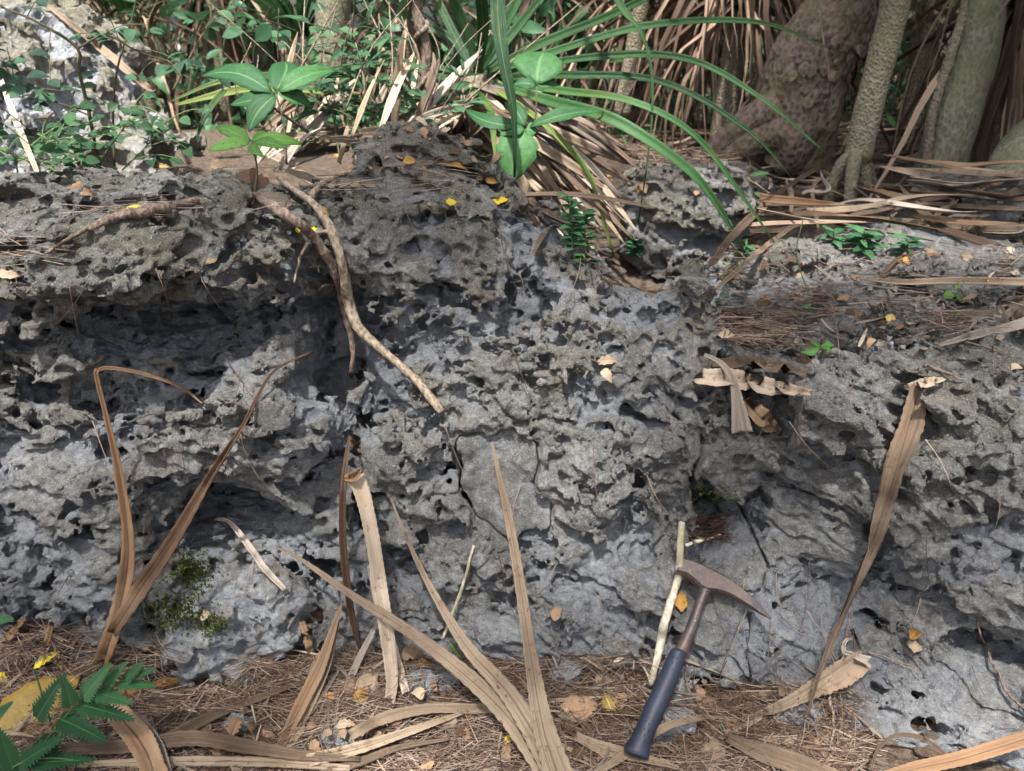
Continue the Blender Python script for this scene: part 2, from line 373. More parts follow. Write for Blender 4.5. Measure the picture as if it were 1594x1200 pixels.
    for args in [(62, 592, 46, 36, .12), (175, 520, 60, 34, .08, 6), (240, 470, 55, 25, .08), (285, 520, 50, 30, .09, 10), (330, 628, 62, 17, .09, 4), (110, 500, 60, 22, .07), (20, 520, 45, 22, .07),
                 (250, 410, 55, 22, .05, 0), (310, 440, 24, 14, .05), (225, 520, 60, 26, .12), (360, 560, 28, 18, .04), (380, 800, 85, 26, .12, -4), (310, 805, 45, 28, .10), (440, 790, 34, 22, .09), (255, 740, 34, 24, .06), (300, 850, 40, 22, .08),
                 (410, 680, 30, 20, .06), (455, 745, 34, 17, .06, 8), (485, 560, 15, 44, .10), (528, 640, 10, 40, .10), (545, 700, 12, 42, .10), (500, 500, 14, 24, .07), (385, 640, 46, 14, .06),
                 (120, 840, 46, 24, .08, -6), (150, 770, 30, 12, .04), (40, 860, 26, 14, .05), (85, 965, 14, 11, .05), (58, 925, 16, 12, .04), (30, 665, 30, 12, .05), (115, 660, 40, 12, .05),
                 (650, 335, 30, 17, .07), (640, 380, 22, 14, .06), (793, 342, 30, 18, .05), (810, 378, 24, 20, .06), (800, 470, 24, 34, .05, 0), (740, 480, 40, 8, .05, 8), (700, 525, 20, 12, .03), (845, 560, 26, 14, .05, 45), (795, 530, 22, 7, .04),
                 (960, 540, 24, 16, .07), (900, 500, 50, 10, .04), (880, 450, 24, 6, .03), (610, 660, 26, 9, .05, 20), (760, 600, 22, 8, .05), (690, 760, 14, 46, .09, 10), (720, 790, 10, 24, .06), (655, 700, 50, 8, .05, 3), (600, 760, 40, 12, .07), (560, 790, 20, 40, .07),
                 (660, 830, 20, 22, .06), (695, 885, 12, 14, .05), (610, 880, 24, 26, .07), (640, 900, 40, 22, .05), (570, 560, 20, 20, .03), (545, 480, 14, 16, .05),
                 (835, 885, 9, 14, .04, -30), (900, 830, 46, 7, .03, 30), (985, 770, 60, 9, .05, 8), (1000, 655, 44, 12, .06, 10), (960, 690, 40, 8, .04, 30), (1060, 620, 40, 10, .05, 24), (880, 650, 30, 8, .03, 12),
                 (1110, 770, 46, 36, .10, 0), (1165, 760, 34, 24, .09), (1100, 830, 46, 32, .10), (1150, 830, 60, 26, .05), (1080, 745, 24, 24, .07),
                 (1320, 660, 90, 12, .05, -14), (1290, 650, 30, 16, .05), (1400, 640, 60, 14, .04), (1505, 620, 46, 14, .05, -24), (1450, 560, 36, 22, .06), (1230, 640, 26, 26, .06), (1375, 870, 26, 60, .07), (1370, 910, 34, 12, .06), (1370, 965, 40, 14, .06),
                 (1500, 975, 100, 16, .09, -24), (1440, 925, 40, 20, .09, -30), (1560, 1010, 50, 16, .06, -12), (1255, 858, 16, 9, .04, -20), (1240, 915, 20, 7, .04, -30), (1300, 930, 60, 9, .05, -8), (1440, 670, 40, 8, .04), (1540, 700, 40, 10, .04, -30), (1250, 760, 60, 7, .03, 6),
                 (940, 1040, 18, 13, .04), (1050, 995, 14, 18, .06), (1095, 1060, 54, 26, .08), (1000, 1000, 24, 10, .04), (1205, 1030, 12, 8, .03), (1290, 1125, 26, 30, .07), (1440, 1130, 26, 22, .06), (1380, 1110, 20, 8, .03),
                 (480, 930, 30, 30, .07), (500, 880, 30, 22, .07), (445, 905, 24, 18, .06), (555, 930, 26, 22, .06), (60, 420, 40, 12, .03), (100, 290, 30, 8, .03), (225, 272, 18, 8, .04), (200, 310, 34, 6, .03), (440, 300, 50, 26, .07), (470, 330, 30, 20, .06), (400, 370, 24, 14, .04)]:
        args = list(args); lf_ = args[0] < 570; args[4] *= 1.9 if lf_ else 1.35
        if lf_: args[2] *= 1.12; args[3] *= 1.15
        cav(*args)
    # --- karst pits at three scales; more and deeper in the left mass
    def pits(n, r0, r1, deep, dens, na, zsq=(.55, 1.0), toponly=False):
        j, hit = G.first_y(f)
        xi, zi = np.nonzero(hit)
        p = dens(G.X[xi], G.Z[zi])*clump[xi, zi]; p = p/p.sum()
        pick = rng.choice(len(xi), n, p=p)
        for q in pick:
            ix, iz = xi[q], zi[q]; x, z = G.X[ix], G.Z[iz]; y = G.Y[j[ix, iz]]
            r = r0*(r1/r0)**(rng.random()**1.6)
            dd = deep(x) ; oy = r*rng.uniform(dd - .5, dd + .3)
            rx = r*rng.uniform(.9, 1.7); rz = r*rng.uniform(*zsq); ry = r*rng.uniform(.8, 1.3)
            G.ellipsoid(f, (x, y + oy, z), (rx, ry, rz), R(rng.normal(0, 22)), rng.uniform(-.5, .5), nzr, na)
        # the flat top as well
        insf = f < 0; jt = insf.shape[2] - 1 - insf[:, :, ::-1].argmax(2); ht = insf.any(2)
        xi, yi = np.nonzero(ht & (jt*h + G.lo[2] > .40)); 
        if len(xi):
            for q in rng.integers(0, len(xi), n//4):
                r = r0*(r1/r0)**(rng.random()**1.4)
                G.ellipsoid(f, (G.X[xi[q]], G.Y[yi[q]], G.Z[jt[xi[q], yi[q]]] + r*rng.uniform(-.3, .5)), (r*rng.uniform(.8, 1.5), r*rng.uniform(.8, 1.5), r*rng.uniform(.6, 1.1)), 0, rng.uniform(0, 3), nzr, na)
    clump = np.clip(.25 + 1.6*noise3((sh[0], 1, sh[2]), .11/h, 5, .08/h)[:, 0, :], .02, 2)**1.6
    left = lambda x: 1/(1 + np.exp((x + .16)/.07))
    pits(130, .018, .040, lambda x: .65*left(x) - .12*(1-left(x)), lambda x, z: .10 + left(x), .012)
    # narrow dark borings that go straight in
    j, hit = G.first_y(f); xi, zi = np.nonzero(hit); pw_ = .12 + left(G.X[xi]); pw_ = pw_/pw_.sum()
    for q in rng.choice(len(xi), 640, p=pw_):
        r = .004*(3.2)**(rng.random()**1.3); G.ellipsoid(f, (G.X[xi[q]], G.Y[j[xi[q], zi[q]]] + r*1.6, G.Z[zi[q]]), (r*rng.uniform(.9, 2.0), r*4.4, r*rng.uniform(.6, 1.0)), R(rng.normal(0, 20)), rng.uniform(-.5, .5), nzr, .002)
    pits(1350, .009, .020, lambda x: .60*left(x) - .08*(1-left(x)), lambda x, z: .30 + left(x) - .18/(1 + np.exp(-(x - .25)/.05)), .007)
    pits(5200, .0045, .010, lambda x: .10*left(x) - .15*(1-left(x)), lambda x, z: .6 + .5*left(x), .004)
    n5 = noise3(sh, .0105/h, .0105/h, .0085/h); f += .0055*n5; del n5
    f += .0135*(np.abs(noise3(sh, .0135/h, .0135/h, .011/h)) - .33)
    f += .0052*(rng.random(sh, dtype=np.float32) - .5)
    del nzr, n4
    print('carved', round(time.time() - T0, 1))
    # --- joints that part the mass into blocks: a signed distance in (x, z), noisy
    wob = noise3((sh[0], 1, sh[2]), .03/h, 5, .03/h)[:, 0, :]*.016 + noise3((sh[0], 1, sh[2]), .011/h, 5, .011/h)[:, 0, :]*.006
    gapw = np.clip(.0045 + .011*noise3((sh[0], 1, sh[2]), .05/h, 5, .05/h)[:, 0, :], .0005, .016)
    def polyline(pts, y=1.12):
        q = np.array([at(a, b, y)[[0, 2]] for a, b in pts]); X, Z = np.meshgrid(G.X, G.Z, indexing='ij')
        d = np.full(X.shape, 9.0, np.float32); sg = np.ones(X.shape, np.float32)
        for (x0, z0), (x1, z1) in zip(q[:-1], q[1:]):
            ex, ez = x1-x0, z1-z0; t = np.clip(((X-x0)*ex + (Z-z0)*ez)/(ex*ex + ez*ez), 0, 1)
            dd = np.hypot(X - x0 - t*ex, Z - z0 - t*ez); m = dd < d
            d = np.where(m, dd, d); sg = np.where(m, np.sign(ex*(Z-z0) - ez*(X-x0)), sg)
        return (d*sg).astype(np.float32), d.astype(np.float32)
    s_ac, _ = polyline([(1150, 300), (1150, 600), (1150, 660), (1090, 700), (1075, 760), (1130, 800), (1190, 850), (1150, 900), (1120, 1000), (1130, 1080), (1120, 1300)], 1.10)
    s_ac = s_ac + wob
    # the flat slab caught in the middle of the face
    poly = [(722, 692), (800, 682), (834, 702), (832, 752), (868, 768), (852, 800), (800, 815), (752, 800), (720, 758)]
    cp, dp = polyline(poly + poly[:1], 1.12)
    q = np.array([at(a, b, 1.12)[[0, 2]] for a, b in poly]); X, Z = np.meshgrid(G.X, G.Z, indexing='ij'); inside = np.zeros(X.shape, bool)
    for (x0, z0), (x1, z1) in zip(q, np.roll(q, -1, 0)):
        cond = ((z0 > Z) != (z1 > Z)) & (X < (x1-x0)*(Z-z0)/(z1-z0 + 1e-9) + x0); inside ^= cond
    s_sl = np.where(inside, -dp, dp) + wob*.7
    slab_y = YF + .004
    cut = np.maximum((s_sl - gapw)[:, None, :], G.Y[None, :, None] - (slab_y + .10)[:, None, :]); np.maximum(f, -cut, out=f); del cut
    def box(lo, hi):
        i0 = np.maximum(((np.array(lo) - G.lo)/h).astype(int), 0); i1 = np.minimum(((np.array(hi) - G.lo)/h).astype(int) + 2, sh)
        b_ = Field((0, 0, 0), (h, h, h), h); b_.lo = G.lo + i0*h; b_.shape = tuple(int(v) for v in i1 - i0)
        b_.X, b_.Y, b_.Z = G.X[i0[0]:i1[0]], G.Y[i0[1]:i1[1]], G.Z[i0[2]:i1[2]]
        return b_, tuple(slice(p, q) for p, q in zip(i0, i1))
    qa = q.min(0) - .03; qb = q.max(0) + .03
    GS, ss = box((qa[0], .95, qa[1]), (qb[0], 1.35, qb[1])); s2 = (ss[0], ss[2]); hs_ = GS.shape
    near = GS.Y[None, :, None] - (slab_y[s2] + .10)[:, None, :]
    f_slab = np.maximum(np.maximum(s_sl[s2][:, None, :], (slab_y + .006*np.sin(X*40 + Z*22) + wob*.5)[s2][:, None, :] - GS.Y[None, :, None] + .006*noise3(hs_, .03/h, .03/h, .02/h) + .003*noise3(hs_, .011/h, .02/h, .009/h)), near).astype(np.float32)
    env_s = env[ss].copy()
    f_a = np.maximum(f, -(s_ac - gapw)[:, None, :]); f_c = np.maximum(f, (s_ac + .002)[:, None, :])
    # --- low block in front, left
    c0 = at(352, 985, .985)
    GD, sd = box(c0 - [.17, .10, .15], c0 + [.17, .20, .15]); dh = GD.shape
    xx = (GD.X - c0[0])[:, None, None]; yy = (GD.Y - c0[1] - .05)[None, :, None]; zz = (GD.Z - c0[2] + .02)[None, None, :]
    xr = xx*math.cos(R(-6)) + zz*math.sin(R(-6)); zr = zz*math.cos(R(-6)) - xx*math.sin(R(-6))
    pw = ((np.abs(xr/.108))**3 + (np.abs(yy/.075))**3 + (np.abs(zr/.088))**3)**(1/3)
    e_d = ((pw - 1)*.075).astype(np.float32)
    f_d = e_d + .026*noise3(dh, .07/h, .07/h, .05/h) + .008*noise3(dh, .022/h, .022/h, .02/h) + .022*(np.abs(noise3(dh, .04/h, .04/h, .03/h)) - .33)
    nz2 = noise3(dh, .02/h, .02/h, .02/h)
    for px, py, r in [(432, 996, .017), (440, 1050, .022), (452, 965, .010), (400, 1060, .012), (345, 1010, .006), (300, 1005, .006), (405, 972, .006), (372, 1040, .008), (265, 960, .02), (300, 910, .035), (330, 905, .018), (465, 1010, .010), (250, 1000, .012)]:
        d = ray(px, py); ts = np.arange(.8, 1.3, .003); P = np.array([0, 0, CAMZ]) + ts[:, None]*d; v = GD.sample(e_d, P)
        kx = int(v.argmin()) if not (v < 0).any() else int((v < 0).argmax())
        GD.ellipsoid(f_d, P[kx] + np.array([0, r*.5, 0]), (r, r*1.8, r*.95), 0, 0, nz2, .002)
    jd, hd = GD.first_y(f_d); xi, zi = np.nonzero(hd)
    for q_ in rng.integers(0, len(xi), 420):
        r = .003*(5)**(rng.random()**2); GD.ellipsoid(f_d, (GD.X[xi[q_]], GD.Y[jd[xi[q_], zi[q_]]], GD.Z[zi[q_]]), (r*1.2, r, r), 0, 0, nz2, .001)
    f_d += .004*noise3(dh, .0105/h, .0105/h, .0085/h) + .008*(np.abs(noise3(dh, .0135/h, .0135/h, .011/h)) - .33)
    f_a[sd] = np.maximum(f_a[sd], -(e_d - .012)); f_d = f_d.astype(np.float32)
    hid = lambda m: (m[:, 2] < -.035) | (m[:, 1] > 1.565) | ((m[:, 1] > 1.42) & (m[:, 2] < .36))
    print('fields', round(time.time() - T0, 1))
    o = link('limestone_outcrop', rock_mesh(G, f_a, env, 'limestone_outcrop', M_ROCK, cull=hid)); tag(o, 'long pitted grey limestone face with deep dark holes filling the middle of the scene', 'rock outcrop')
    o = link('limestone_outcrop', rock_mesh(G, f_c, env, 'limestone_outcrop', M_ROCK, cull=hid)); tag(o, 'lower grey limestone mass with undercut bulge beside the hammer head', 'rock outcrop')
    o = link('limestone_block', rock_mesh(GD, f_d, e_d, 'limestone_block', rock_material('mossy_limestone', .30, .3, .4))); tag(o, 'low pale limestone block with two round holes lying at the foot of the rock face', 'rock')
    o = link('limestone_slab', rock_mesh(GS, f_slab, env_s, 'limestone_slab', M_ROCK)); tag(o, 'smooth flat grey slab wedged in cracks of the pitted rock face', 'rock')
    F = np.minimum(f_a, f_c).astype(np.float32); F[sd] = np.minimum(F[sd], f_d); F[ss] = np.minimum(F[ss], f_slab)
    print('rock meshed', round(time.time() - T0, 1))
    return G, F
G, F = main_rock()
# ================================================================== placing things on what is already built
SOLIDS = [(G, F)]                                                   # density fields a sight line can meet
def gz(x, y):
    """height of the ground: litter in front, a shelf about 0.42 m higher behind the outcrop"""
    x = np.asarray(x, float); y = np.asarray(y, float)
    s = np.clip((y - 1.22)/.22, 0, 1); s = s*s*(3 - 2*s)
    b = .012*np.sin(3.1*x + 1.7*y) + .010*np.sin(5.3*y - 2.2*x + 1) + .006*np.sin(11*x + 4*y) + .005*np.sin(13*y - 7*x)
    back = .415 + .035*np.sin(1.3*x + .7) * np.cos(1.1*y) + .02*np.clip(y - 3, 0, 8) + b*1.6
    return (b*.8)*(1 - s) + back*s
def hit_t(px, py, t0=.8, t1=6.0):
    d = ray(px, py); best = t1
    ts = np.concatenate([np.arange(t0, 2.3, .0025), np.arange(2.3, t1, .01)]); P = np.array([0, 0, CAMZ]) + ts[:, None]*d
    g = P[:, 2] < gz(P[:, 0], P[:, 1])
    if g.any(): best = min(best, ts[int(g.argmax())])
    for fld, ff in SOLIDS:
        cen = fld.lo + np.array(fld.shape)*fld.h/2 - [0, 0, CAMZ]; dn = d/np.linalg.norm(d)
        if np.linalg.norm(cen - dn*(cen @ dn)) > np.linalg.norm(np.array(fld.shape)*fld.h)/2: continue
        q = np.rint((P - fld.lo)/fld.h).astype(int); ok = ((q >= 0) & (q < np.array(fld.shape))).all(1)
        if not ok.any(): continue
        v = np.ones(len(ts)); qq = q[ok]; v[ok] = ff[qq[:, 0], qq[:, 1], qq[:, 2]]
        if (v < 0).any(): best = min(best, ts[int((v < 0).argmax())])
    return best
def pt(px, py, t): return np.array([0, 0, CAMZ]) + t*ray(px, py)
def on(px, py, lift=0.0): return pt(px, py, hit_t(px, py) - lift)
def catmull(P, n):
    P = np.asarray(P, float); m = len(P)
    if m == 2: return P[0] + np.linspace(0, 1, n)[:, None]*(P[1] - P[0])
    E = np.vstack([2*P[0] - P[1], P, 2*P[-1] - P[-2]])
    seg = np.r_[0, np.cumsum(np.linalg.norm(np.diff(P[:, :2], axis=0), axis=1) + 1e-9)]; seg /= seg[-1]
    u = np.linspace(0, 1, n); i = np.clip(np.searchsorted(seg, u, 'right') - 1, 0, m - 2); f = ((u - seg[i])/(seg[i+1] - seg[i]))[:, None]
    a, b, c, d = E[i], E[i+1], E[i+2], E[i+3]
    return .5*(2*b + (c - a)*f + (2*a - 5*b + 4*c - d)*f*f + (3*b - a - 3*c + d)*f**3)
def norm(v): return v/(np.linalg.norm(v, axis=-1, keepdims=True) + 1e-12)

# ------------------------------------------------------------------ shapes: blades, leaves, stems
def blade_arrays(P, W, N, prof, serr=0.0, seed=0, twist=None, k=5):
    """a strap leaf along points P with full widths W; N = facing hints; prof = heights across (fraction of half width)"""
    n = len(P); T = norm(np.gradient(P, axis=0)); S = norm(np.cross(T, N)); U = np.cross(S, T)
    if twist is not None:
        c, s_ = np.cos(twist)[:, None], np.sin(twist)[:, None]; S, U = S*c + U*s_, U*c - S*s_
    r_ = np.random.default_rng(seed); s = np.linspace(-1, 1, k); hw = W/2
    V = np.zeros((n, k, 3)); uv = np.zeros((n, k, 2)); L = np.r_[0, np.cumsum(np.linalg.norm(np.diff(P, axis=0), axis=1))]
    wob = np.interp(np.linspace(0, 1, n), np.linspace(0, 1, max(4, n//5)), r_.normal(0, 1, max(4, n//5)))
    crk = r_.normal(0, .10, k)
    for j in range(k):
        e = hw.copy()
        if serr and j in (0, k-1): e = e*(1 + serr*((np.arange(n) % 2)*2 - 1)) 
        V[:, j] = P + S*(s[j]*e)[:, None] + U*((np.interp(s[j], np.linspace(-1, 1, len(prof)), prof) + .14*wob*s[j] + crk[j]*np.abs(wob))*hw)[:, None]
        uv[:, j, 0] = s[j]*.5 + .5; uv[:, j, 1] = L
    i = np.arange(n-1)[:, None]*k + np.arange(k-1)[None, :]; i = i.ravel()
    Q = np.stack([i, i+1, i+k+1, i+k], 1)
    return V.reshape(-1, 3), Q, uv.reshape(-1, 2)
def sheet(V, Q, uv, thick, shape):
    """give a leaf sheet (rows x cols) a real thickness: top, bottom and closed rim"""
    n, k = shape; A = V.reshape(n, k, 3)
    d1 = np.gradient(A, axis=0); d2 = np.gradient(A, axis=1); Nn = norm(np.cross(d2, d1)).reshape(-1, 3)
    V2 = np.vstack([V + Nn*thick/2, V - Nn*thick/2]); m = n*k
    rim = np.r_[np.arange(k), np.arange(1, n)*k + k-1, (n-1)*k + np.arange(k-2, -1, -1), np.arange(n-2, 0, -1)*k]
    nx = np.roll(rim, -1)
    Q2 = np.vstack([Q[:, ::-1], Q + m, np.stack([rim, nx, nx + m, rim + m], 1)])
    return V2, Q2, np.vstack([uv, uv])
PROF = {'v': [.55, .25, -.15, .25, .55], 'w': [.15, .42, .02, .42, .15], 'flat': [.10, .04, -.06, .04, .10], 'fold': [.95, .5, -.1, .5, .9], 'roll': [1.3, .45, -.1, .45, 1.3]}
def blade_obj(name, P, W, N, mat, prof='v', serr=0.0, parent=None, twist=None, thick=.0012, base=None, k=5, seed=None):
    base = P[0] if base is None else np.asarray(base); p = PROF[prof] if isinstance(prof, str) else prof
    V, Q, uv = blade_arrays(P - base, W, N, p, serr, seed if seed is not None else rng.integers(1e6), twist, k)
    if thick: V, Q, uv = sheet(V, Q, uv, thick, (len(P), k))
    o = link(name, np_mesh(name, V, Q, uv=uv), mat, parent)
    if parent is None: o.location = base
    return o
def trace(pix, n=28, lift=.006, bridge=None, win=2, t_fix=None):
    """pixel path -> world path lying on what is there (never cutting into it); bridge = lifts of the two ends for a blade that spans free air"""
    Q = catmull(np.asarray(pix, float), n); ts = np.array([hit_t(*q) for q in Q])
    tm = np.array([ts[max(0, i-win):i+win+1].min() for i in range(n)]); 
    for _ in range(3): tm[1:-1] = np.minimum(tm[1:-1], .25*tm[:-2] + .5*tm[1:-1] + .25*tm[2:]) if bridge is None else tm[1:-1]
    tm = tm - lift
    if bridge is not None:
        a = ts[:3].min() - bridge[0]; b = ts[-3:].min() - bridge[1]; u = np.linspace(0, 1, n); tl = a + (b-a)*u
        tm = np.minimum(tl, tm)
        ker = np.ones(5)/5; pad = np.r_[[tm[0]]*2, tm, [tm[-1]]*2]; tm = np.minimum(np.convolve(pad, ker, 'valid'), tm + .004)
    P = np.stack([pt(q[0], q[1], t) for q, t in zip(Q, tm)]); return P, tm
def facing(P, lean=0.0):
    N = norm(np.array([0, 0, CAMZ]) - P); return norm(N + lean*np.array([0, 0, 1.0]))
def wpx(wp, n, tm):
    """widths given in pixels at even stations -> metres along the path"""
    return np.interp(np.linspace(0, 1, n), np.linspace(0, 1, len(wp)), wp)*tm/FPX
def leaf_arrays(L, Wd, fold=.25, curl=.15, n=9, tip=1.6, k=5, wav=.0, seed=0):
    """an oval leaf along +Y from the origin, upper face +Z"""
    r_ = np.random.default_rng(seed); u = np.linspace(0, 1, n); s = np.linspace(-1, 1, k)
    w_ = Wd/2*np.sin(np.pi*np.clip(u, 0.012, .985)**(1/tip if tip > 1 else tip))**.8
    V = np.zeros((n, k, 3)); uv = np.zeros((n, k, 2))
    ph = r_.random()*6
    if wav: w_ = w_*(1 + np.clip(r_.normal(0, wav*7, n), -.3, .3)); bend = r_.normal(0, .10)*L*np.sin(u*3.1)
    else: bend = 0*u
    for j in range(k):
        V[:, j, 0] = s[j]*w_ + bend; V[:, j, 1] = u*L*(1 - .15*abs(curl))
        V[:, j, 2] = fold*abs(s[j])*w_ + curl*L*(u - u*u*1.2)*1.0 - curl*L*.5*u*u + wav*L*np.sin(u*9 + ph + s[j])*abs(s[j])
        uv[:, j, 0] = s[j]*.5 + .5; uv[:, j, 1] = u*L
    i = (np.arange(n-1)[:, None]*k + np.arange(k-1)[None, :]).ravel()
    return V.reshape(-1, 3), np.stack([i, i+1, i+k+1, i+k], 1), uv.reshape(-1, 2)
def tube_arrays(P, Rr, sides=8, bumps=0.0, seed=0, cap=True, close=True):
    P = np.asarray(P, float); n = len(P); T = norm(np.gradient(P, axis=0))
    ref = np.array([0, 0, 1.0]) if abs(T[0, 2]) < .9 else np.array([0, 1.0, 0])
    S = np.zeros_like(P); S[0] = norm(np.cross(T[0], ref))
    for i in range(1, n): S[i] = norm(S[i-1] - T[i]*np.dot(S[i-1], T[i]))
    U = np.cross(T, S); a = np.linspace(0, 2*np.pi, sides, endpoint=False); r_ = np.random.default_rng(seed)
    rad = np.asarray(Rr)[:, None]*np.ones(sides)[None, :]
    if bumps: rad = rad*(1 + bumps*(r_.random((n, sides)) - .5))
    V = P[:, None, :] + rad[:, :, None]*(np.cos(a)[None, :, None]*S[:, None, :] + np.sin(a)[None, :, None]*U[:, None, :])
    i = np.arange(n-1)[:, None]*sides; j = np.arange(sides)[None, :]; j2 = (j+1) % sides
    Q = np.stack([i + j, i + j2, i + sides + j2, i + sides + j], -1).reshape(-1, 4)
    Vv = V.reshape(-1, 3); Tr = []
    L = np.r_[0, np.cumsum(np.linalg.norm(np.diff(P, axis=0), axis=1))]
    uv = np.stack([np.tile(a/(2*np.pi), n), np.repeat(L, sides)], 1)
    if cap:
        Vv = np.vstack([Vv, P[0], P[-1]]); uv = np.vstack([uv, [0, 0], [0, L[-1]]])
        for q in range(sides):
            Tr.append((n*sides, (q+1) % sides, q)); Tr.append((n*sides+1, (n-1)*sides + q, (n-1)*sides + (q+1) % sides))
    return Vv, Q, np.array(Tr, np.int32).reshape(-1, 3), uv
def tube_obj(name, P, Rr, mat, parent=None, sides=8, bumps=.12, base=None):
    base = P[0] if base is None else np.asarray(base)
    V, Q, Tt, uv = tube_arrays(np.asarray(P) - base, Rr, sides, bumps, int(rng.integers(1e6)))
    o = link(name, np_mesh(name, V, Q, Tt, uv=uv), mat, parent)
    if parent is None: o.location = base
    return o
class Bag:
    """collects many small shapes into ONE mesh"""
    def __init__(s): s.v, s.q, s.t, s.uv, s.n = [], [], [], [], 0
    def add(s, V, Q=None, T_=None, uv=None):
        s.v.append(V); s.uv.append(np.zeros((len(V), 2)) if uv is None else uv)
        if Q is not None and len(Q): s.q.append(np.asarray(Q) + s.n)
        if T_ is not None and len(T_): s.t.append(np.asarray(T_) + s.n)
        s.n += len(V)
    def build(s, name, mat, parent=None, loc=None):
        V = np.vstack(s.v); b = np.zeros(3) if loc is None else np.asarray(loc)
        o = link(name, np_mesh(name, V - b, np.vstack(s.q) if s.q else None, np.vstack(s.t) if s.t else None, uv=np.vstack(s.uv)), mat, parent)
        if parent is None: o.location = b
        return o
def basis(y, z):
    """rotation whose columns are x, y, z with y along the leaf and z near the given normal"""
    y = norm(np.asarray(y, float)); x = norm(np.cross(y, z)); z = np.cross(x, y); return np.stack([x, y, z], 1)
def many(V, Q, mats, locs, uv=None):
    """V copied under rotation/scale matrices mats (m,3,3) and locs (m,3)"""
    m = len(mats); VV = np.einsum('mij,nj->mni', mats, V) + locs[:, None, :]
    QQ = (Q[None] + (np.arange(m)*len(V))[:, None, None]).reshape(-1, Q.shape[1])
    return VV.reshape(-1, 3), QQ, None if uv is None else np.tile(uv, (m, 1))

# ------------------------------------------------------------------ materials of the plants, litter and soil
def leaf_mat(name, dark, light, rough=.5, spec=.35, trans=.25, streak=True, vein=None, tipc=None, spots=None, per=.5):
    nt = NT(name); tc = nt.n('ShaderNodeTexCoord'); uv = tc.outputs['UV']; ob = tc.outputs['Object']
    rnd = nt.n('ShaderNodeObjectInfo').outputs['Random']
    mp = nt.n('ShaderNodeMapping', {'Vector': uv, 'Scale': (34, 5, 1) if streak else (6, 60, 1)}).outputs[0]
    mp2 = nt.n('ShaderNodeVectorMath', {0: mp, 1: nt.n('ShaderNodeCombineXYZ', {0: nt.math('MULTIPLY', rnd, 50), 1: nt.math('MULTIPLY', rnd, 31)}).outputs[0]}, operation='ADD').outputs[0]
    st = nt.noise(mp2, 1.0, 4, .65, .3); pat = nt.noise(ob, 9.0, 4, .6); fn = nt.noise(ob, 160, 3, .7)
    fac = nt.math('ADD', nt.math('ADD', nt.math('MULTIPLY', st, .65), nt.math('MULTIPLY', pat, .55)), nt.math('MULTIPLY', nt.math('SUBTRACT', rnd, .5), per))
    c = nt.mix(nt.ramp(fac, [(.42, 0.0), (.78, 1.0)]), dark, light)
    if tipc: c = nt.mix(nt.ramp(nt.noise(ob, 5.0, 3, .6), [(.52, 0.0), (.68, .8)]), c, tipc)
    if spots: c = nt.mix(nt.ramp(nt.noise(ob, 75, 4, .7), [(.58, 0.0), (.68, .85)]), c, spots)
    if vein:
        u = nt.n('ShaderNodeSeparateXYZ', {0: uv}).outputs[0]
        mid = nt.ramp(nt.math('ABSOLUTE', nt.math('SUBTRACT', u, .5)), [(.015, .75), (.05, 0.0)]); c = nt.mix(mid, c, vein)
    b = nt.bump(st, .0022, .9); b = nt.bump(fn, .0008, .4, b)
    nt.bsdf(c, rough, b, spec, trans)
    return nt.m
M_TAN = leaf_mat('dead_leaf_tan', (.095, .066, .045), (.35, .27, .19), .66, .2, .08, tipc=(.16, .105, .065), vein=(.10, .065, .04), spots=(.10, .05, .025))
M_PALE = leaf_mat('dead_leaf_pale', (.23, .17, .115), (.57, .47, .36), .6, .25, .10, tipc=(.34, .22, .13), spots=(.20, .12, .07))
M_BROWN = leaf_mat('dead_leaf_brown', (.075, .040, .022), (.26, .155, .085), .55, .3, .06, tipc=(.30, .21, .135), vein=(.055, .032, .02))
M_GREY = leaf_mat('dead_leaf_grey', (.15, .12, .095), (.42, .36, .30), .7, .2, .06)
M_SKIRT = leaf_mat('dead_skirt', (.085, .055, .038), (.33, .235, .165), .7, .2, .05, per=.7)
M_BLADE = leaf_mat('green_blade', (.012, .048, .016), (.052, .14, .044), .48, .35, .25, vein=(.085, .18, .06), tipc=(.085, .13, .04), spots=(.10, .09, .03))
M_BLADEY = leaf_mat('yellowing_blade', (.05, .12, .03), (.20, .26, .06), .42, .4, .28, tipc=(.34, .30, .08))
M_BROAD = leaf_mat('broad_leaf', (.022, .080, .028), (.062, .165, .052), .55, .25, .25, streak=False, vein=(.10, .21, .075), spots=(.05, .075, .02))
M_BRIGHT = leaf_mat('young_leaf', (.045, .13, .028), (.115, .25, .05), .55, .25, .3, streak=False, vein=(.16, .29, .08), spots=(.08, .10, .02))
M_SHRUB = leaf_mat('shrub_leaf', (.012, .045, .022), (.04, .115, .05), .32, .5, .22, streak=False)
M_TEAL = leaf_mat('grey_green_leaf', (.026, .085, .036), (.075, .17, .07), .45, .4, .30, streak=False)
M_FERN = leaf_mat('fern_leaf', (.018, .08, .03), (.055, .16, .06), .45, .4, .28, streak=False, vein=(.11, .24, .09))
M_FALLEN = leaf_mat('fallen_leaf', (.075, .045, .026), (.26, .165, .10), .65, .2, .08, streak=False, spots=(.06, .03, .018), per=.8)
M_KHAKI = leaf_mat('fallen_leaf_khaki', (.25, .17, .04), (.48, .36, .12), .5, .3, .15, streak=False, vein=(.5, .4, .2), spots=(.22, .13, .04))
M_YELLOW = leaf_mat('fallen_leaf_yellow', (.48, .36, .02), (.72, .58, .05), .5, .3, .2, streak=False, spots=(.35, .2, .03))
M_ORANGE = leaf_mat('fallen_leaf_orange', (.20, .10, .025), (.44, .24, .06), .55, .3, .12, streak=False, spots=(.14, .06, .02))
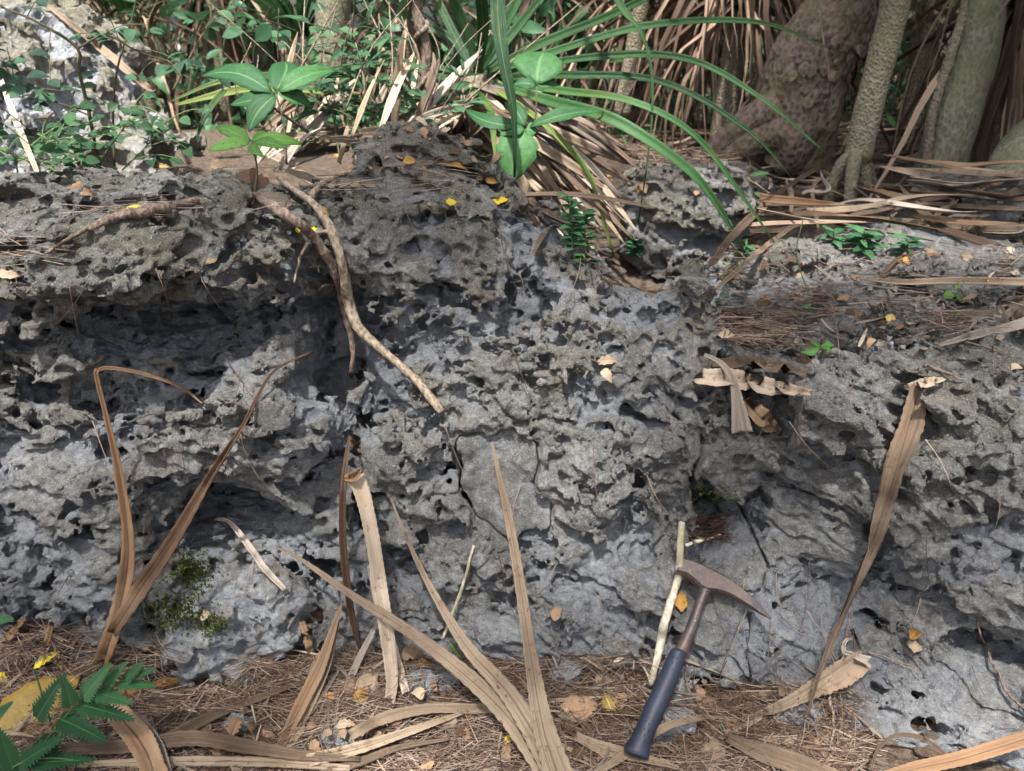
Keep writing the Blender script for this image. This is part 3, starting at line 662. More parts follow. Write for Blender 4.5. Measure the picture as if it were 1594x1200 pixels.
M_BUFF = leaf_mat('fallen_leaf_buff', (.20, .14, .09), (.44, .34, .235), .65, .2, .12, streak=False, spots=(.2, .12, .07))

def bark_mat(name, dark, light, scale=60, moss=None, flake=.006, vert=.35):
    nt = NT(name); ob = obj_coord(nt)
    mp = nt.n('ShaderNodeMapping', {'Vector': ob, 'Scale': (1, 1, vert)}).outputs[0]
    v = nt.n('ShaderNodeTexVoronoi', {'Vector': mp, 'Scale': scale, 'Randomness': 1.0}, feature='F1').outputs['Distance']
    n1 = nt.noise(mp, scale*.6, 5, .7, .5); n2 = nt.noise(ob, 6, 4, .6); n3 = nt.noise(ob, 260, 3, .7)
    c = nt.mix(nt.ramp(nt.math('ADD', nt.math('MULTIPLY', n1, .7), nt.math('MULTIPLY', v, .5)), [(.35, 0.0), (.85, 1.0)]), dark, light)
    c = nt.mix(nt.ramp(n3, [(.55, 0.0), (.75, .5)]), c, tuple(min(1, x*1.7) for x in light))
    if moss: c = nt.mix(nt.ramp(n2, [(.45, 0.0), (.62, .75)]), c, moss)
    b = nt.bump(v, flake, .9); b = nt.bump(n1, flake*.8, .8, b); b = nt.bump(n3, .0015, .6, b)
    nt.bsdf(c, .9, b, .15); return nt.m
M_BARK = bark_mat('flaky_bark', (.055, .038, .030), (.20, .15, .12), 62, (.12, .105, .06), .010, .6)
M_BARK2 = bark_mat('warty_bark', (.085, .07, .05), (.25, .215, .16), 110, (.16, .15, .085), .006, .9)
M_BARK3 = bark_mat('smooth_green_bark', (.10, .098, .065), (.23, .215, .155), 90, (.125, .135, .075), .004, .6)
M_TWIG = bark_mat('twig_bark', (.10, .075, .052), (.31, .25, .185), 160, None, .003, .4)
M_TWIGD = bark_mat('root_bark', (.065, .045, .036), (.21, .16, .125), 160, None, .003, .4)
M_TWIGP = bark_mat('pale_stick_bark', (.30, .26, .18), (.60, .54, .42), 140, (.18, .17, .09), .0015, .4)
M_STEM = leaf_mat('plant_stem', (.05, .045, .025), (.15, .13, .07), .7, .2, None)
M_STEMG = leaf_mat('green_stem', (.06, .11, .03), (.15, .24, .08), .6, .3, None)

def soil_mat():
    nt = NT('leaf_mould_soil'); ob = obj_coord(nt)
    n1 = nt.noise(ob, 6, 5, .65); n2 = nt.noise(ob, 60, 5, .75, .6); n3 = nt.noise(ob, 300, 3, .8)
    c = nt.ramp(nt.math('ADD', nt.math('MULTIPLY', n2, .75), nt.math('MULTIPLY', n3, .35)), [(.32, (.026, .019, .015)), (.52, (.10, .072, .054)), (.72, (.24, .185, .14))])
    c = nt.mix(nt.ramp(n1, [(.5, 0.0), (.68, .55)]), c, (.17, .155, .13))
    b = nt.bump(n2, .02, .9); b = nt.bump(n3, .004, .9, b); nt.bsdf(c, .95, b, .1); return nt.m
M_SOIL = soil_mat()

# ------------------------------------------------------------------ the ground: one sheet to beyond the trees
def ground():
    u = np.linspace(-1, 1, 250); x = 1.7*u + 28*u**7
    v = np.linspace(0, 1, 250); y = .55 + 2.9*v + 36*v**6 - .0
    y = np.r_[[-30, -12, -5, -2, -.6, 0, .3, .45], y]
    X, Y = np.meshgrid(x, y, indexing='ij'); Z = gz(X, Y)
    near = np.exp(-np.clip(np.hypot(X, Y - 1.5) - 1.5, 0, 99))
    r_ = np.random.default_rng(3); Z = Z + near*r_.normal(0, .0035, Z.shape)
    n, k = X.shape; i = (np.arange(n-1)[:, None]*k + np.arange(k-1)[None, :]).ravel()
    Q = np.stack([i, i+k, i+k+1, i+1], 1)
    o = link('ground', np_mesh('ground', np.stack([X, Y, Z], -1).reshape(-1, 3), Q), M_SOIL)
    tag(o, 'brown forest soil under needles and dead leaves', kind='structure')
ground()

# ------------------------------------------------------------------ the smaller rocks
def carved_rock(name, c, r, h, label, mat, seed, npit=160, pit=(.006, .035), rough=1.0, cat='rock', group=None, power=2.4, deep=.0, tilt=0.0):
    global rng
    keep = rng; rng = np.random.default_rng(seed); c = np.array(c, float); r = np.array(r, float)
    pad = r.max()*.16 + .03; fl = Field(c - r - pad, c + r + pad, h); sh = fl.shape
    x = (fl.X - c[0])[:, None, None]; y = (fl.Y - c[1])[None, :, None]; z = (fl.Z - c[2])[None, None, :]
    if tilt: ct, st = math.cos(tilt), math.sin(tilt); x, z = x*ct + z*st, z*ct - x*st
    q = ((np.abs(x)/r[0])**power + (np.abs(y)/r[1])**power + (np.abs(z)/r[2])**power)**(1/power)
    env = ((q - 1)*r.min()).astype(np.float32); f = env.copy(); m = r.mean()
    def nn(s_): return noise3(sh, s_/h, s_/h, s_*.75/h)
    f += rough*.16*m*nn(m*.75); f += rough*.10*m*(np.abs(nn(m*.4)) - .33)*1.6
    f += rough*.05*m*nn(m*.2); n4 = nn(max(m*.09, h*2.6)); f += rough*.03*m*n4
    if npit:
        j, hit = fl.first_y(f); xi, zi = np.nonzero(hit)
        for _ in range(npit):
            k = rng.integers(len(xi)); rr = pit[0]*(pit[1]/pit[0])**(rng.random()**1.3)
            fl.ellipsoid(f, (fl.X[xi[k]], fl.Y[j[xi[k], zi[k]]] + rr*(rng.uniform(-.3, .5) + deep), fl.Z[zi[k]]), (rr*rng.uniform(.8, 1.6), rr*1.1, rr*rng.uniform(.6, 1.1)), rng.normal(0, .4), rng.uniform(-.5, .5), n4, rr*.15)
        ins = f < 0; jt = sh[2] - 1 - ins[:, :, ::-1].argmax(2); xi, yi = np.nonzero(ins.any(2))
        for _ in range(npit//2):
            k = rng.integers(len(xi)); rr = pit[0]*(pit[1]/pit[0])**(rng.random()**1.3)
            fl.ellipsoid(f, (fl.X[xi[k]], fl.Y[yi[k]], fl.Z[jt[xi[k], yi[k]]] + rr*rng.uniform(-.4, .4)), (rr*rng.uniform(.8, 1.6), rr*1.1, rr), 0, 0, n4, rr*.15)
    f += .022*m*noise3(sh, 2.4, 2.4, 2.0); f += h*1.3*(rng.random(sh) - .5)
    f = f.astype(np.float32); o = link(name, rock_mesh(fl, f, env, name, mat, .2)); tag(o, label, cat, group)
    SOLIDS.append((fl, f)); rng = keep
    return o
M_ROCK_PINK = rock_material('pinkish_dry_limestone', pale=.55, brown=.3)
M_ROCK_BUFF = rock_material('buff_limestone', pale=.05, brown=.35)
carved_rock('limestone_boulder', (-1.66, 2.45, .52), (.66, .42, .56), .0115, 'pale sunlit limestone boulder behind the rock face under the small leaved shrub', M_ROCK_PINK, 11, 1500, (.012, .045), 1.7, 'boulder', deep=.5, tilt=.12)
carved_rock('limestone_rock', (.47, 2.16, .50), (.17, .15, .17), .0075, 'dark pitted rock standing among dead blades behind the notch', M_ROCK, 12, 160, (.008, .03), 1.0)
carved_rock('limestone_rock', (1.02, 1.93, .41), (.30, .20, .10), .008, 'low grey rock with a flat top beneath the long dead blade at the frame edge', M_ROCK, 13, 140, (.006, .022), .9)
carved_rock('limestone_rock', (.64, 1.84, .38), (.22, .18, .095), .007, 'low brownish rock half sunk in soil with needles on it', M_ROCK_BUFF, 14, 120, (.006, .02), 1.0)
carved_rock('limestone_rock', (1.45, 2.3, .45), (.28, .22, .13), .009, 'grey rock at the foot of the stubby pale root', M_ROCK, 15, 100, (.006, .02), .9)
carved_rock('limestone_rock', (.78, 1.56, .40), (.13, .09, .075), .005, 'small grey rock just behind the lower limestone mass', M_ROCK_BUFF, 16, 70, (.005, .016), 1.0)
carved_rock('limestone_rock', (.86, 3.05, .40), (.16, .12, .10), .007, 'small rock in front of the buttressed trunk', M_ROCK_BUFF, 17, 60, (.006, .018), 1.0)
carved_rock('limestone_rock', (-.45, 2.0, .42), (.30, .2, .12), .009, 'shaded rock under the grey green shrub', M_ROCK, 18, 80, (.006, .02), 1.0)
for k, (px, py, w_) in enumerate([(1180, 432, 52), (1262, 412, 60), (1335, 462, 58), (1420, 505, 54), (1505, 455, 66), (1225, 512, 44), (1150, 492, 36), (1300, 520, 40), (1560, 420, 60), (1380, 430, 40), (1205, 545, 40)]):
    p = on(px, py); m = w_*hit_t(px, py)/FPX
    carved_rock('limestone_rock', p + np.array([0, m*.4, -m*.12]), (m, m*.9, m*.5), .0055, 'half buried grey rock on the soil slope behind the lower mass', (M_ROCK_BUFF, M_ROCK)[k % 2], 100 + k, 40, (.005, .016), 1.2, 'rock', 'half buried rocks on the soil slope', tilt=.3*(k % 3 - 1))
STONES = []
# loose pieces on the litter in front of the face
for px, py, w_, lab, sd in [(1040, 1140, 34, 'angular loose stone touching the foot of the hammer grip', 21), (1062, 1090, 24, 'small loose stone under the hammer grip', 22), (693, 1065, 22, 'upright grey stone chip beside the fan of dead blades', 23), (530, 1160, 26, 'loose greenish stone on the needle litter below the rock face', 24),
                            (655, 1075, 24, 'loose stone chip beside the pale serrated blade', 25), (1235, 1120, 30, 'loose stone beneath the curled pale blade', 26), (370, 1140, 20, 'small mossy stone on the litter under the tan horizontal blade', 27), (880, 1060, 26, 'small stone at the foot of the smooth rock toe', 28)]:
    p = on(px, py); t = hit_t(px, py); m = w_*t/FPX; STONES.append((p, m*1.1))
    carved_rock('loose_stone', p + np.array([0, .004, m*.45]), (m, m*.8, m*.85), .003, lab, M_ROCK_DRY, sd, 14, (.004, .010), 1.2, 'stone', 'loose stones at the foot of the face', power=3.5, tilt=.4*(sd % 3 - 1))
print('small rocks', round(time.time() - T0, 1))

# ------------------------------------------------------------------ trees
def trunk_obj(name, path, radii, mat, parent, base, sides=28, n=70, lump=.06, seed=1, flare=None):
    P = catmull(path, n); Rr = np.interp(np.linspace(0, 1, n), np.linspace(0, 1, len(radii)), radii)
    V, Q, Tt, uv = tube_arrays(P - base, Rr, sides, 0, seed); r_ = np.random.default_rng(seed); off = r_.random(3)*50
    nrm = V[:n*sides].reshape(n, sides, 3) - (P - base)[:, None, :]
    d = np.array([mnoise.fractal(Vector(v*9 + off), 1.0, 2.0, 4) for v in V[:n*sides]]).reshape(n, sides, 1)
    d2 = np.array([mnoise.noise(Vector(v*3.5 + off)) for v in V[:n*sides]]).reshape(n, sides, 1)
    V[:n*sides] = ((P - base)[:, None, :] + nrm*(1 + lump*d*1.6 + lump*1.6*d2)).reshape(-1, 3)
    return link(name, np_mesh(name, V, Q, Tt, uv=uv), mat, parent)
def crown(parent, base, centre, size, n, mat, seed, leaf=.10):
    r_ = np.random.default_rng(seed); V, Q, uv = leaf_arrays(leaf, leaf*.62, .2, .2, 3, 1.3, 2)
    # clumps, so that gaps stay between them
    nc = max(6, n//110); cc = r_.normal(0, 1, (nc, 3)); cc = cc/np.linalg.norm(cc, axis=1)[:, None]*r_.random((nc, 1))**(1/3)
    k = r_.integers(nc, size=n); L = (cc[k] + r_.normal(0, .16, (n, 3)))*np.array(size) + np.array(centre) - base
    y = norm(r_.normal(0, 1, (n, 3)) + [0, 0, -.3]); z = norm(r_.normal(0, .6, (n, 3)) + [0, 0, 1.0]); x = norm(np.cross(y, z)); z = np.cross(x, y)
    s = r_.uniform(.7, 1.4, n)[:, None, None]; Mx = np.stack([x, y, z], 2)*s
    VV, QQ, UU = many(V, Q, Mx, L, uv); o = link('crown', np_mesh('crown', VV, QQ, uv=UU), mat, parent); return o
def tree(name, label, path, radii, mat, seed, crown_at=None, crown_size=(1.5, 1.5, .8), crown_n=3500, lump=.06, sides=28, cat='tree', group=None, n=70):
    base = np.array(path[0], float); e = tag(empty(name, base), label, cat, group)
    trunk_obj('trunk', path, radii, mat, e, base, sides, n, lump, seed)
    if crown_at is not None:
        crown(e, base, crown_at, crown_size, crown_n, M_SHRUB, seed + 5)
        top = np.array(path[-1], float)
        for q in range(4):
            a = np.array(crown_at) + np.array(crown_size)*np.array([math.cos(q*1.6 + seed), math.sin(q*1.6 + seed), .1])*.6
            tube_obj('limb', catmull([top, (top + a)/2 + [0, 0, .2], a], 10), np.linspace(radii[-1]*.7, .012, 10), mat, e, base=base)
    return e, base
def G3(px, py, y): return at(px, py, y)
# leaning trunk with buttress
y0 = 3.25
e, b0 = tree('broad_tree', 'leaning thick brown tree with flaking bark and buttress roots', [at(1225, 262, y0), at(1232, 235, y0), at(1240, 170, y0), at(1262, 100, y0), at(1305, 20, y0), at(1330, -60, y0), at(1370, -400, y0-.1), at(1390, -900, y0-.4)],
             [.17, .145, .112, .086, .077, .075, .07, .07], M_BARK, 3, crown_at=(1.35, 1.25, 4.5), crown_size=(1.5, 1.0, .9), crown_n=6000, lump=.06, sides=40, n=110)  # crown set out of view, shifted off the trunk to shade the right background
for pts, rr in [([(1215, 200), (1175, 215), (1140, 236), (1118, 262)], (.10, .075, .06, .04)), ([(1210, 170), (1165, 190), (1125, 220), (1100, 245)], (.08, .06, .045, .03)), ([(1240, 190), (1225, 235), (1200, 262)], (.11, .085, .05)), ([(1295, 110), (1290, 180), (1278, 240), (1272, 275)], (.035, .03, .03, .035)), ([(1270, 200), (1262, 240), (1255, 275)], (.07, .06, .04))]:
    P = [at(a, b, y0 - .12) for a, b in pts]
    trunk_obj('root', P, rr, M_BARK, e, b0, 18, 30, .12, 7)
# bark flakes lifting from the trunk
tr = [o for o in e.children if o.name.startswith('trunk')][0]
nv = np.zeros(len(tr.data.vertices)*3, np.float32); tr.data.vertices.foreach_get('co', nv); nv = nv.reshape(-1, 3)
fb = Bag(); V, Q, uv = leaf_arrays(.040, .032, -.3, .35, 4, 1.0, 3)
for q in range(1500):
    i = rng.integers(40, 40*70); p = nv[i]; c = nv[(i//40)*40:(i//40)*40 + 40].mean(0); nr_ = norm(p - c)
    yv = norm(np.array([rng.normal(0, .3), rng.normal(0, .3), -1.0]) + nr_*.12); B = basis(yv, nr_)*rng.uniform(.5, 1.5)
    fb.add(V @ B.T + p + nr_*.004, Q, None, uv)
o = fb.build('bark_flakes', M_BARK, e); o['kind'] = 'stuff'
# warty stilt-rooted stem
y0 = 2.85
e, b0 = tree('stilt_palm_tree', 'thin warty stem standing on short stilt roots beside the thick trunk', [at(1333, 250, y0), at(1345, 200, y0), at(1365, 120, y0), at(1388, 30, y0), at(1400, -40, y0), at(1420, -500, y0)], [.048, .045, .042, .043, .042, .04], M_BARK2, 4, lump=.05)
for a in [(1285, 318), (1303, 305), (1352, 312), (1362, 300), (1322, 330)]:
    p1 = on(*a); P = catmull([at(1334, 236, y0 - .02), at((1334*.45 + a[0]*.55), 262, (y0 + p1[1])/2), p1 - [0, 0, .02]], 14)
    tube_obj('stilt_root', P, np.linspace(.026, .020, 14), M_BARK2, e, 10, .1, b0)
y0 = 2.85
tree('slender_tree', 'smooth grey green trunk leaning in front of the brown leaf skirt', [at(1458, 285, y0), at(1462, 262, y0), at(1490, 170, y0), at(1520, 80, y0), at(1530, 0, y0), at(1535, -60, y0), at(1540, -700, y0)], [.085, .066, .058, .056, .056, .056, .05], M_BARK3, 5, lump=.05, crown_at=(2.6, 2.9, 4.2), crown_size=(1.6, 1.6, .8), crown_n=3000)
tree('slender_tree', 'very thin pale stem leaning against the grey green trunk', [at(1440, 270, 2.8), at(1450, 180, 2.8), at(1478, 90, 2.82), at(1500, 20, 2.84), at(1508, -60, 2.85), at(1520, -400, 2.9)], [.018, .016, .016, .015, .015, .014], M_BARK2, 6, lump=.05, sides=14)
tree('slender_tree', 'thin yellowish trunk standing behind the green rosette', [at(968, 178, 3.9), at(978, 120, 3.9), at(990, 50, 3.9), at(1000, -30, 3.9), at(1010, -400, 4.0)], [.040, .035, .034, .033, .03], M_BARK2, 8, lump=.05, sides=16, crown_at=(.3, 4.2, 3.8), crown_size=(1.8, 1.4, .7), crown_n=2600)
for a in [(955, 190), (980, 192), (968, 196)]:
    pass
tree('slender_tree', 'pale straight trunk in the brush behind the grey green shrub', [at(512, 130, 4.2), at(516, 60, 4.2), at(520, -40, 4.2), at(520, -400, 4.3)], [.085, .078, .075, .07], M_BARK3, 9, lump=.05, crown_at=(-1.2, 4.6, 3.9), crown_size=(1.8, 1.5, .8), crown_n=2600)
tree('tree_stump_root', 'stubby pale root swelling at the right frame edge', [at(1548, 330, 2.35), at(1562, 290, 2.42), at(1590, 250, 2.5), at(1640, 190, 2.6), at(1680, 40, 2.6), at(1690, -600, 2.6)], [.085, .075, .085, .09, .085, .08], M_BARK3, 10, lump=.12, cat='tree')
# dark twisted liana pair
P = [at(668, 215, 2.05), at(660, 150, 2.05), at(664, 80, 2.05), at(650, 20, 2.05), at(655, -60, 2.05), at(660, -300, 2.1)]
e = tag(empty('woody_vine', P[0]), 'dark twisted woody vine hanging just left of the green rosette', 'vine')
tube_obj('stem', catmull(P, 40), np.full(40, .013), M_TWIGD, e, 9, .25, P[0])
u = np.linspace(0, 1, 90); Pc = catmull(P, 90); tube_obj('tendril', Pc + .019*np.stack([np.cos(u*40), np.sin(u*40), 0*u], 1), np.full(90, .006), M_TWIGD, e, 6, .2, P[0])
# far trunks in the gloom
for k, (px, y0, rr, lean) in enumerate([(60, 6.5, .09, .1), (250, 6.0, .07, -.1), (330, 5.4, .06, .05), (420, 7.0, .10, 0), (600, 6.2, .08, .1), (705, 7.5, .09, -.1), (900, 6.4, .08, .05), (945, 7.2, .10, .12), (1055, 6.0, .09, -.05), (1130, 7.4, .1, .1), (1420, 5.6, .07, .1), (1560, 5.2, .10, .08), (1010, 5.0, .05, .1), (800, 8.0, .12, 0), (150, 8.0, .12, .1), (1480, 7.8, .12, -.1)]):
    x0 = at(px, 100, y0)[0]; z0 = float(gz(x0, y0)) - .05; xs = lean*2
    tree('forest_tree', 'thin dark trunk standing far back in the shaded forest', [(x0, y0, z0), (x0 + xs*.3, y0, z0 + .8), (x0 + xs, y0 + .1, z0 + 3)], [rr*1.3, rr, rr*.85], (M_BARK, M_BARK2, M_BARK3)[k % 3], 30 + k, lump=.08, sides=14, n=24, group='trunks far back in the forest',
         crown_at=(x0 + xs, y0, z0 + 3.2), crown_size=(1.2, 1.2, .7), crown_n=900)
# unseen tree added so its crown shades the face; trunk behind the camera
tree('added_shade_tree', 'unseen broad crowned tree added to shade the rock face', [(-1.7, -1.9, 0), (-1.6, -1.9, 1.2), (-1.4, -1.7, 2.6), (-.9, -1.3, 3.6)], [.16, .13, .12, .10], M_BARK2, 60, lump=.08, crown_at=(-.1, -.80, 4.2), crown_size=(1.75, .85, .8), crown_n=1900)
print('trees', round(time.time() - T0, 1))

# ------------------------------------------------------------------ pandanus: rosettes of strap leaves over skirts of dead ones
def arc_blade(dir_az, L, rise, droop, n=16):
    """a strap leaf that rises and bends over under its weight: local points from the crown of the stem"""
    u = np.linspace(0, 1, n); ang = rise - droop*u**1.3; ds = L/(n-1)
    r_ = np.r_[0, np.cumsum(np.cos(ang[:-1])*ds)]; z = np.r_[0, np.cumsum(np.sin(ang[:-1])*ds)]
    return np.stack([r_*math.sin(dir_az), r_*math.cos(dir_az), z], 1)
def width_prof(n, w0, base=.7, tip=.9):
    u = np.linspace(0, 1, n); return w0*np.minimum(base + (1-base)*u/.15, 1)*np.clip((1-u)/tip, 0.02, 1)**.75*np.where(u < .15, 1, 1)
green_meshes, dead_meshes = [], []
for q in range(10):
    P = arc_blade(0, rng.uniform(.9, 1.4), R(rng.uniform(50, 78)), R(rng.uniform(60, 150))); N = np.tile([0, -.35, 1.0], (len(P), 1))
    V, Qd, uv = blade_arrays(P, width_prof(len(P), rng.uniform(.030, .042)), norm(N), PROF['v'], 0, q); green_meshes.append(np_mesh('green_blade', V, Qd, uv=uv)); green_meshes[-1].materials.append(M_BLADE)
for q in range(12):
    P = arc_blade(0, rng.uniform(.7, 1.1), R(rng.uniform(-50, 10)), R(rng.uniform(40, 85)), 14); P[:, 0] += np.cumsum(rng.normal(0, .008, 14)); P[:, 2] = np.maximum(P[:, 2], -1.2); N = np.tile([0, 1.0, .4], (14, 1))
    V, Qd, uv = blade_arrays(P, width_prof(14, rng.uniform(.026, .042)), norm(N), PROF['w' if q % 2 else 'fold'], 0, q + 40, np.linspace(0, rng.normal(0, 1.2), 14)); dead_meshes.append(np_mesh('dead_blade', V, Qd, uv=uv)); dead_meshes[-1].materials.append(M_SKIRT)
def pandanus(loc, hstem, ngreen, ndead, label, seed, gs=1.0, ds=1.0, dscale_z=1.0, az=None, group=None):
    r_ = np.random.default_rng(seed); loc = np.array(loc, float); e = tag(empty('pandanus', loc), label, 'pandanus', group)
    P = catmull([np.zeros(3), np.array([.02, 0, hstem*.5]), np.array([0, 0, hstem])], 14); tube_obj('stem', P + loc, np.linspace(.06, .045, 14), M_BARK2, e, 12, .15, loc)
    for q in range(ngreen):
        o = bpy.data.objects.new('green_blade', green_meshes[r_.integers(len(green_meshes))]); C.objects.link(o); o.parent = e
        a = r_.uniform(0, 6.283) if az is None else r_.uniform(*az)
        o.location = (0, 0, hstem + r_.uniform(-.08, .02)); o.rotation_euler = (r_.normal(0, .12), r_.normal(0, .2), a); o.scale = [gs*r_.uniform(.7, 1.15)]*3
    for q in range(ndead):
        o = bpy.data.objects.new('dead_blade', dead_meshes[r_.integers(len(dead_meshes))]); C.objects.link(o); o.parent = e
        o.location = (r_.normal(0, .03), r_.normal(0, .03), hstem*r_.uniform(.55, 1.0)); o.rotation_euler = (r_.normal(0, .15), r_.normal(0, .2), r_.uniform(0, 6.283)); o.scale = [ds*r_.uniform(.7, 1.2)]*2 + [ds*dscale_z*r_.uniform(.8, 1.2)]
    return e
def gp(px, y, row=100): x = at(px, row, y)[0]; return (x, y, float(gz(x, y)) - .03)
pandanus(gp(1135, 3.9), 1.15, 14, 150, 'pandanus with a curtain of brown dead leaves left of the thick leaning trunk', 71, 1.0, 1.0, 1.25)
pandanus(gp(1580, 3.25), 1.1, 16, 150, 'pandanus with a dark drooping dead leaf skirt at the right frame edge', 72, 1.0, 1.0, 1.2)
pandanus(gp(340, 5.0), 1.2, 30, 60, 'pandanus with a dim brown leaf skirt behind the pale boulder', 73, 1.0, 1.1, 1.25)
pandanus(gp(1020, 4.6), 1.0, 26, 55, 'pandanus with dim brown skirt behind the thin yellowish trunk', 74, 1.0, 1.0, 1.25)
pandanus(gp(1430, 4.2), .8, 60, 20, 'bushy green pandanus filling the gap between the two trunks', 75, .95, .9)
pandanus(gp(1300, 5.0), .9, 50, 20, 'green pandanus half hidden behind the thick leaning trunk', 76, 1.0, .9)
pandanus(gp(860, 5.2), .9, 36, 60, 'green pandanus deep in the shade behind the rosette', 77, 1.0, 1.0)
pandanus(gp(120, 5.6), 1.2, 26, 80, 'pandanus in deep shade above the boulder', 78, 1.0, 1.1, 1.2)
pandanus(gp(640, 4.8), .8, 36, 30, 'green pandanus in the brush behind the twisted vine', 79, .9, .9)
pandanus(gp(1530, 5.4), .9, 44, 40, 'green pandanus deep in the shade behind the slender trunk', 80, 1.0, 1.0)

pandanus(gp(470, 4.4), .5, 44, 10, 'low green pandanus behind the large leaved seedling', 81, .8, .8)
pandanus(gp(215, 4.7), .6, 44, 14, 'green pandanus in the shade right of the pale boulder', 82, .9, .8)
pandanus(gp(920, 5.6), .7, 50, 16, 'dark green pandanus far behind the drooping rosette', 83, 1.0, .9)
# the rosette in the middle of the picture, its blades placed one by one
y0 = 2.30; bx, by, bz = at(735, 150, y0); base = np.array([bx, by, float(gz(bx, by)) - .02]); hub = at(735, 118, y0)
ros = tag(empty('pandanus', base), 'green strap leaved rosette with a tan dead skirt sprawling behind the rock', 'pandanus')
tube_obj('stem', catmull([base, (base + hub)/2 + [.03, 0, 0], hub], 14), np.linspace(.06, .04, 14), M_BARK2, ros, 12, .15, base)
def pix_blade(name, pts, wp, mat, parent, bs, prof='v', n=30, tw=None, lean=.4, label=None):
    """blade through (px, py, distance) stations"""
    P = catmull([at(*p) for p in pts], n); tm = np.array([(p - [0, 0, CAMZ]) @ [0, CP, -SP] for p in P]); W = wpx(wp, n, tm)*.72
    o = blade_obj(name, P, W, facing(P, lean), mat, prof, 0, parent, tw, .0009, bs)
    if label and parent is None: pass
    return o
for pts, wp, m in [([(742, 112, 2.3), (730, 60, 2.28), (705, 0, 2.25), (680, -60, 2.2)], (14, 22, 22, 16), M_BLADE), ([(745, 110, 2.3), (752, 50, 2.25), (748, -10, 2.2), (740, -80, 2.1)], (14, 26, 26, 20), M_BLADE),
                   ([(750, 108, 2.32), (775, 60, 2.3), (805, 0, 2.3), (835, -60, 2.3)], (14, 24, 24, 18), M_BLADE), ([(755, 108, 2.32), (800, 50, 2.35), (850, -10, 2.35)], (14, 22, 20, 16), M_BLADE), ([(738, 112, 2.34), (715, 70, 2.4), (690, 20, 2.45), (660, -40, 2.5)], (12, 18, 18, 12), M_BLADE),
                   ([(760, 112, 2.3), (840, 70, 2.25), (960, 20, 2.2), (1060, -30, 2.1)], (14, 20, 18, 14), M_BLADE), ([(765, 116, 2.3), (850, 85, 2.2), (1010, 40, 2.15), (1180, 35, 2.1), (1290, 75, 2.1)], (14, 18, 16, 12, 2), M_BLADE),
                   ([(770, 120, 2.3), (900, 92, 2.1), (1060, 90, 2.0), (1180, 150, 1.95), (1285, 238, 1.95)], (12, 16, 15, 12, 2), M_BLADE), ([(775, 124, 2.3), (880, 118, 2.05), (1030, 128, 1.95), (1160, 200, 1.9), (1232, 276, 1.9)], (12, 17, 16, 12, 2), M_BLADE),
                   ([(775, 128, 2.3), (870, 142, 2.05), (980, 158, 1.9), (1080, 210, 1.85), (1160, 312, 1.85), (1205, 378, 1.85)], (12, 18, 18, 16, 12, 2), M_BLADE), ([(770, 132, 2.28), (860, 160, 2.0), (960, 190, 1.85), (1060, 255, 1.8), (1110, 310, 1.8), (1162, 398, 1.85)], (12, 20, 22, 24, 20, 3), M_BLADE),
                   ([(765, 136, 2.25), (830, 180, 2.05), (875, 220, 2.0), (920, 280, 1.98), (955, 400, 1.98)], (10, 13, 12, 14, 5), M_BLADEY), ([(725, 116, 2.3), (640, 98, 2.3), (540, 105, 2.25), (430, 120, 2.2)], (12, 14, 12, 3), M_BLADE), ([(722, 124, 2.3), (650, 118, 2.3), (580, 124, 2.3), (520, 140, 2.3)], (12, 14, 12, 3), M_BLADE),
                   ([(735, 140, 2.2), (762, 170, 2.0), (770, 230, 1.9), (778, 285, 1.85)], (10, 16, 16, 3), M_BLADEY), ([(728, 108, 2.4), (700, 60, 2.5), (640, 30, 2.55)], (12, 18, 6), M_BLADE)]:
    pix_blade('green_blade', pts, wp, m, ros, base)
for q in range(70):                                                 # the skirt: falls right-down over the ground, some to the left
    if q < 52: ex, ey = rng.uniform(820, 1030), rng.uniform(225, 420); ex = min(ex, 860 + (430-ey)*1.1 + 60)
    else: ex, ey = rng.uniform(560, 760), rng.uniform(190, 260)
    sx, sy = 740 + rng.normal(0, 22), 130 + rng.uniform(-8, 45); yy = 1.85 + (420 - ey)/200*.45 + rng.normal(0, .06)
    mid = ((sx + ex)/2 + rng.normal(0, 12), (sy + ey)/2 - rng.uniform(0, 26), 2.15 + rng.normal(0, .05))
    P = catmull([at(sx, sy, 2.28), at(*mid), at(ex, ey, yy)], 18); P[:, 2] = np.maximum(P[:, 2], gz(P[:, 0], P[:, 1]) + .006)
    W = np.interp(np.linspace(0, 1, 18), [0, .3, .8, 1], [.016, .026, .02, .004])*rng.uniform(.7, 1.35)
    blade_obj('dead_blade', P, W, facing(P, .5), (M_TAN, M_PALE, M_GREY, M_SKIRT, M_TAN, M_SKIRT)[q % 6], ('w', 'fold', 'v')[q % 3], 0, ros, np.linspace(0, rng.normal(0, .7), 18), .0009, base)
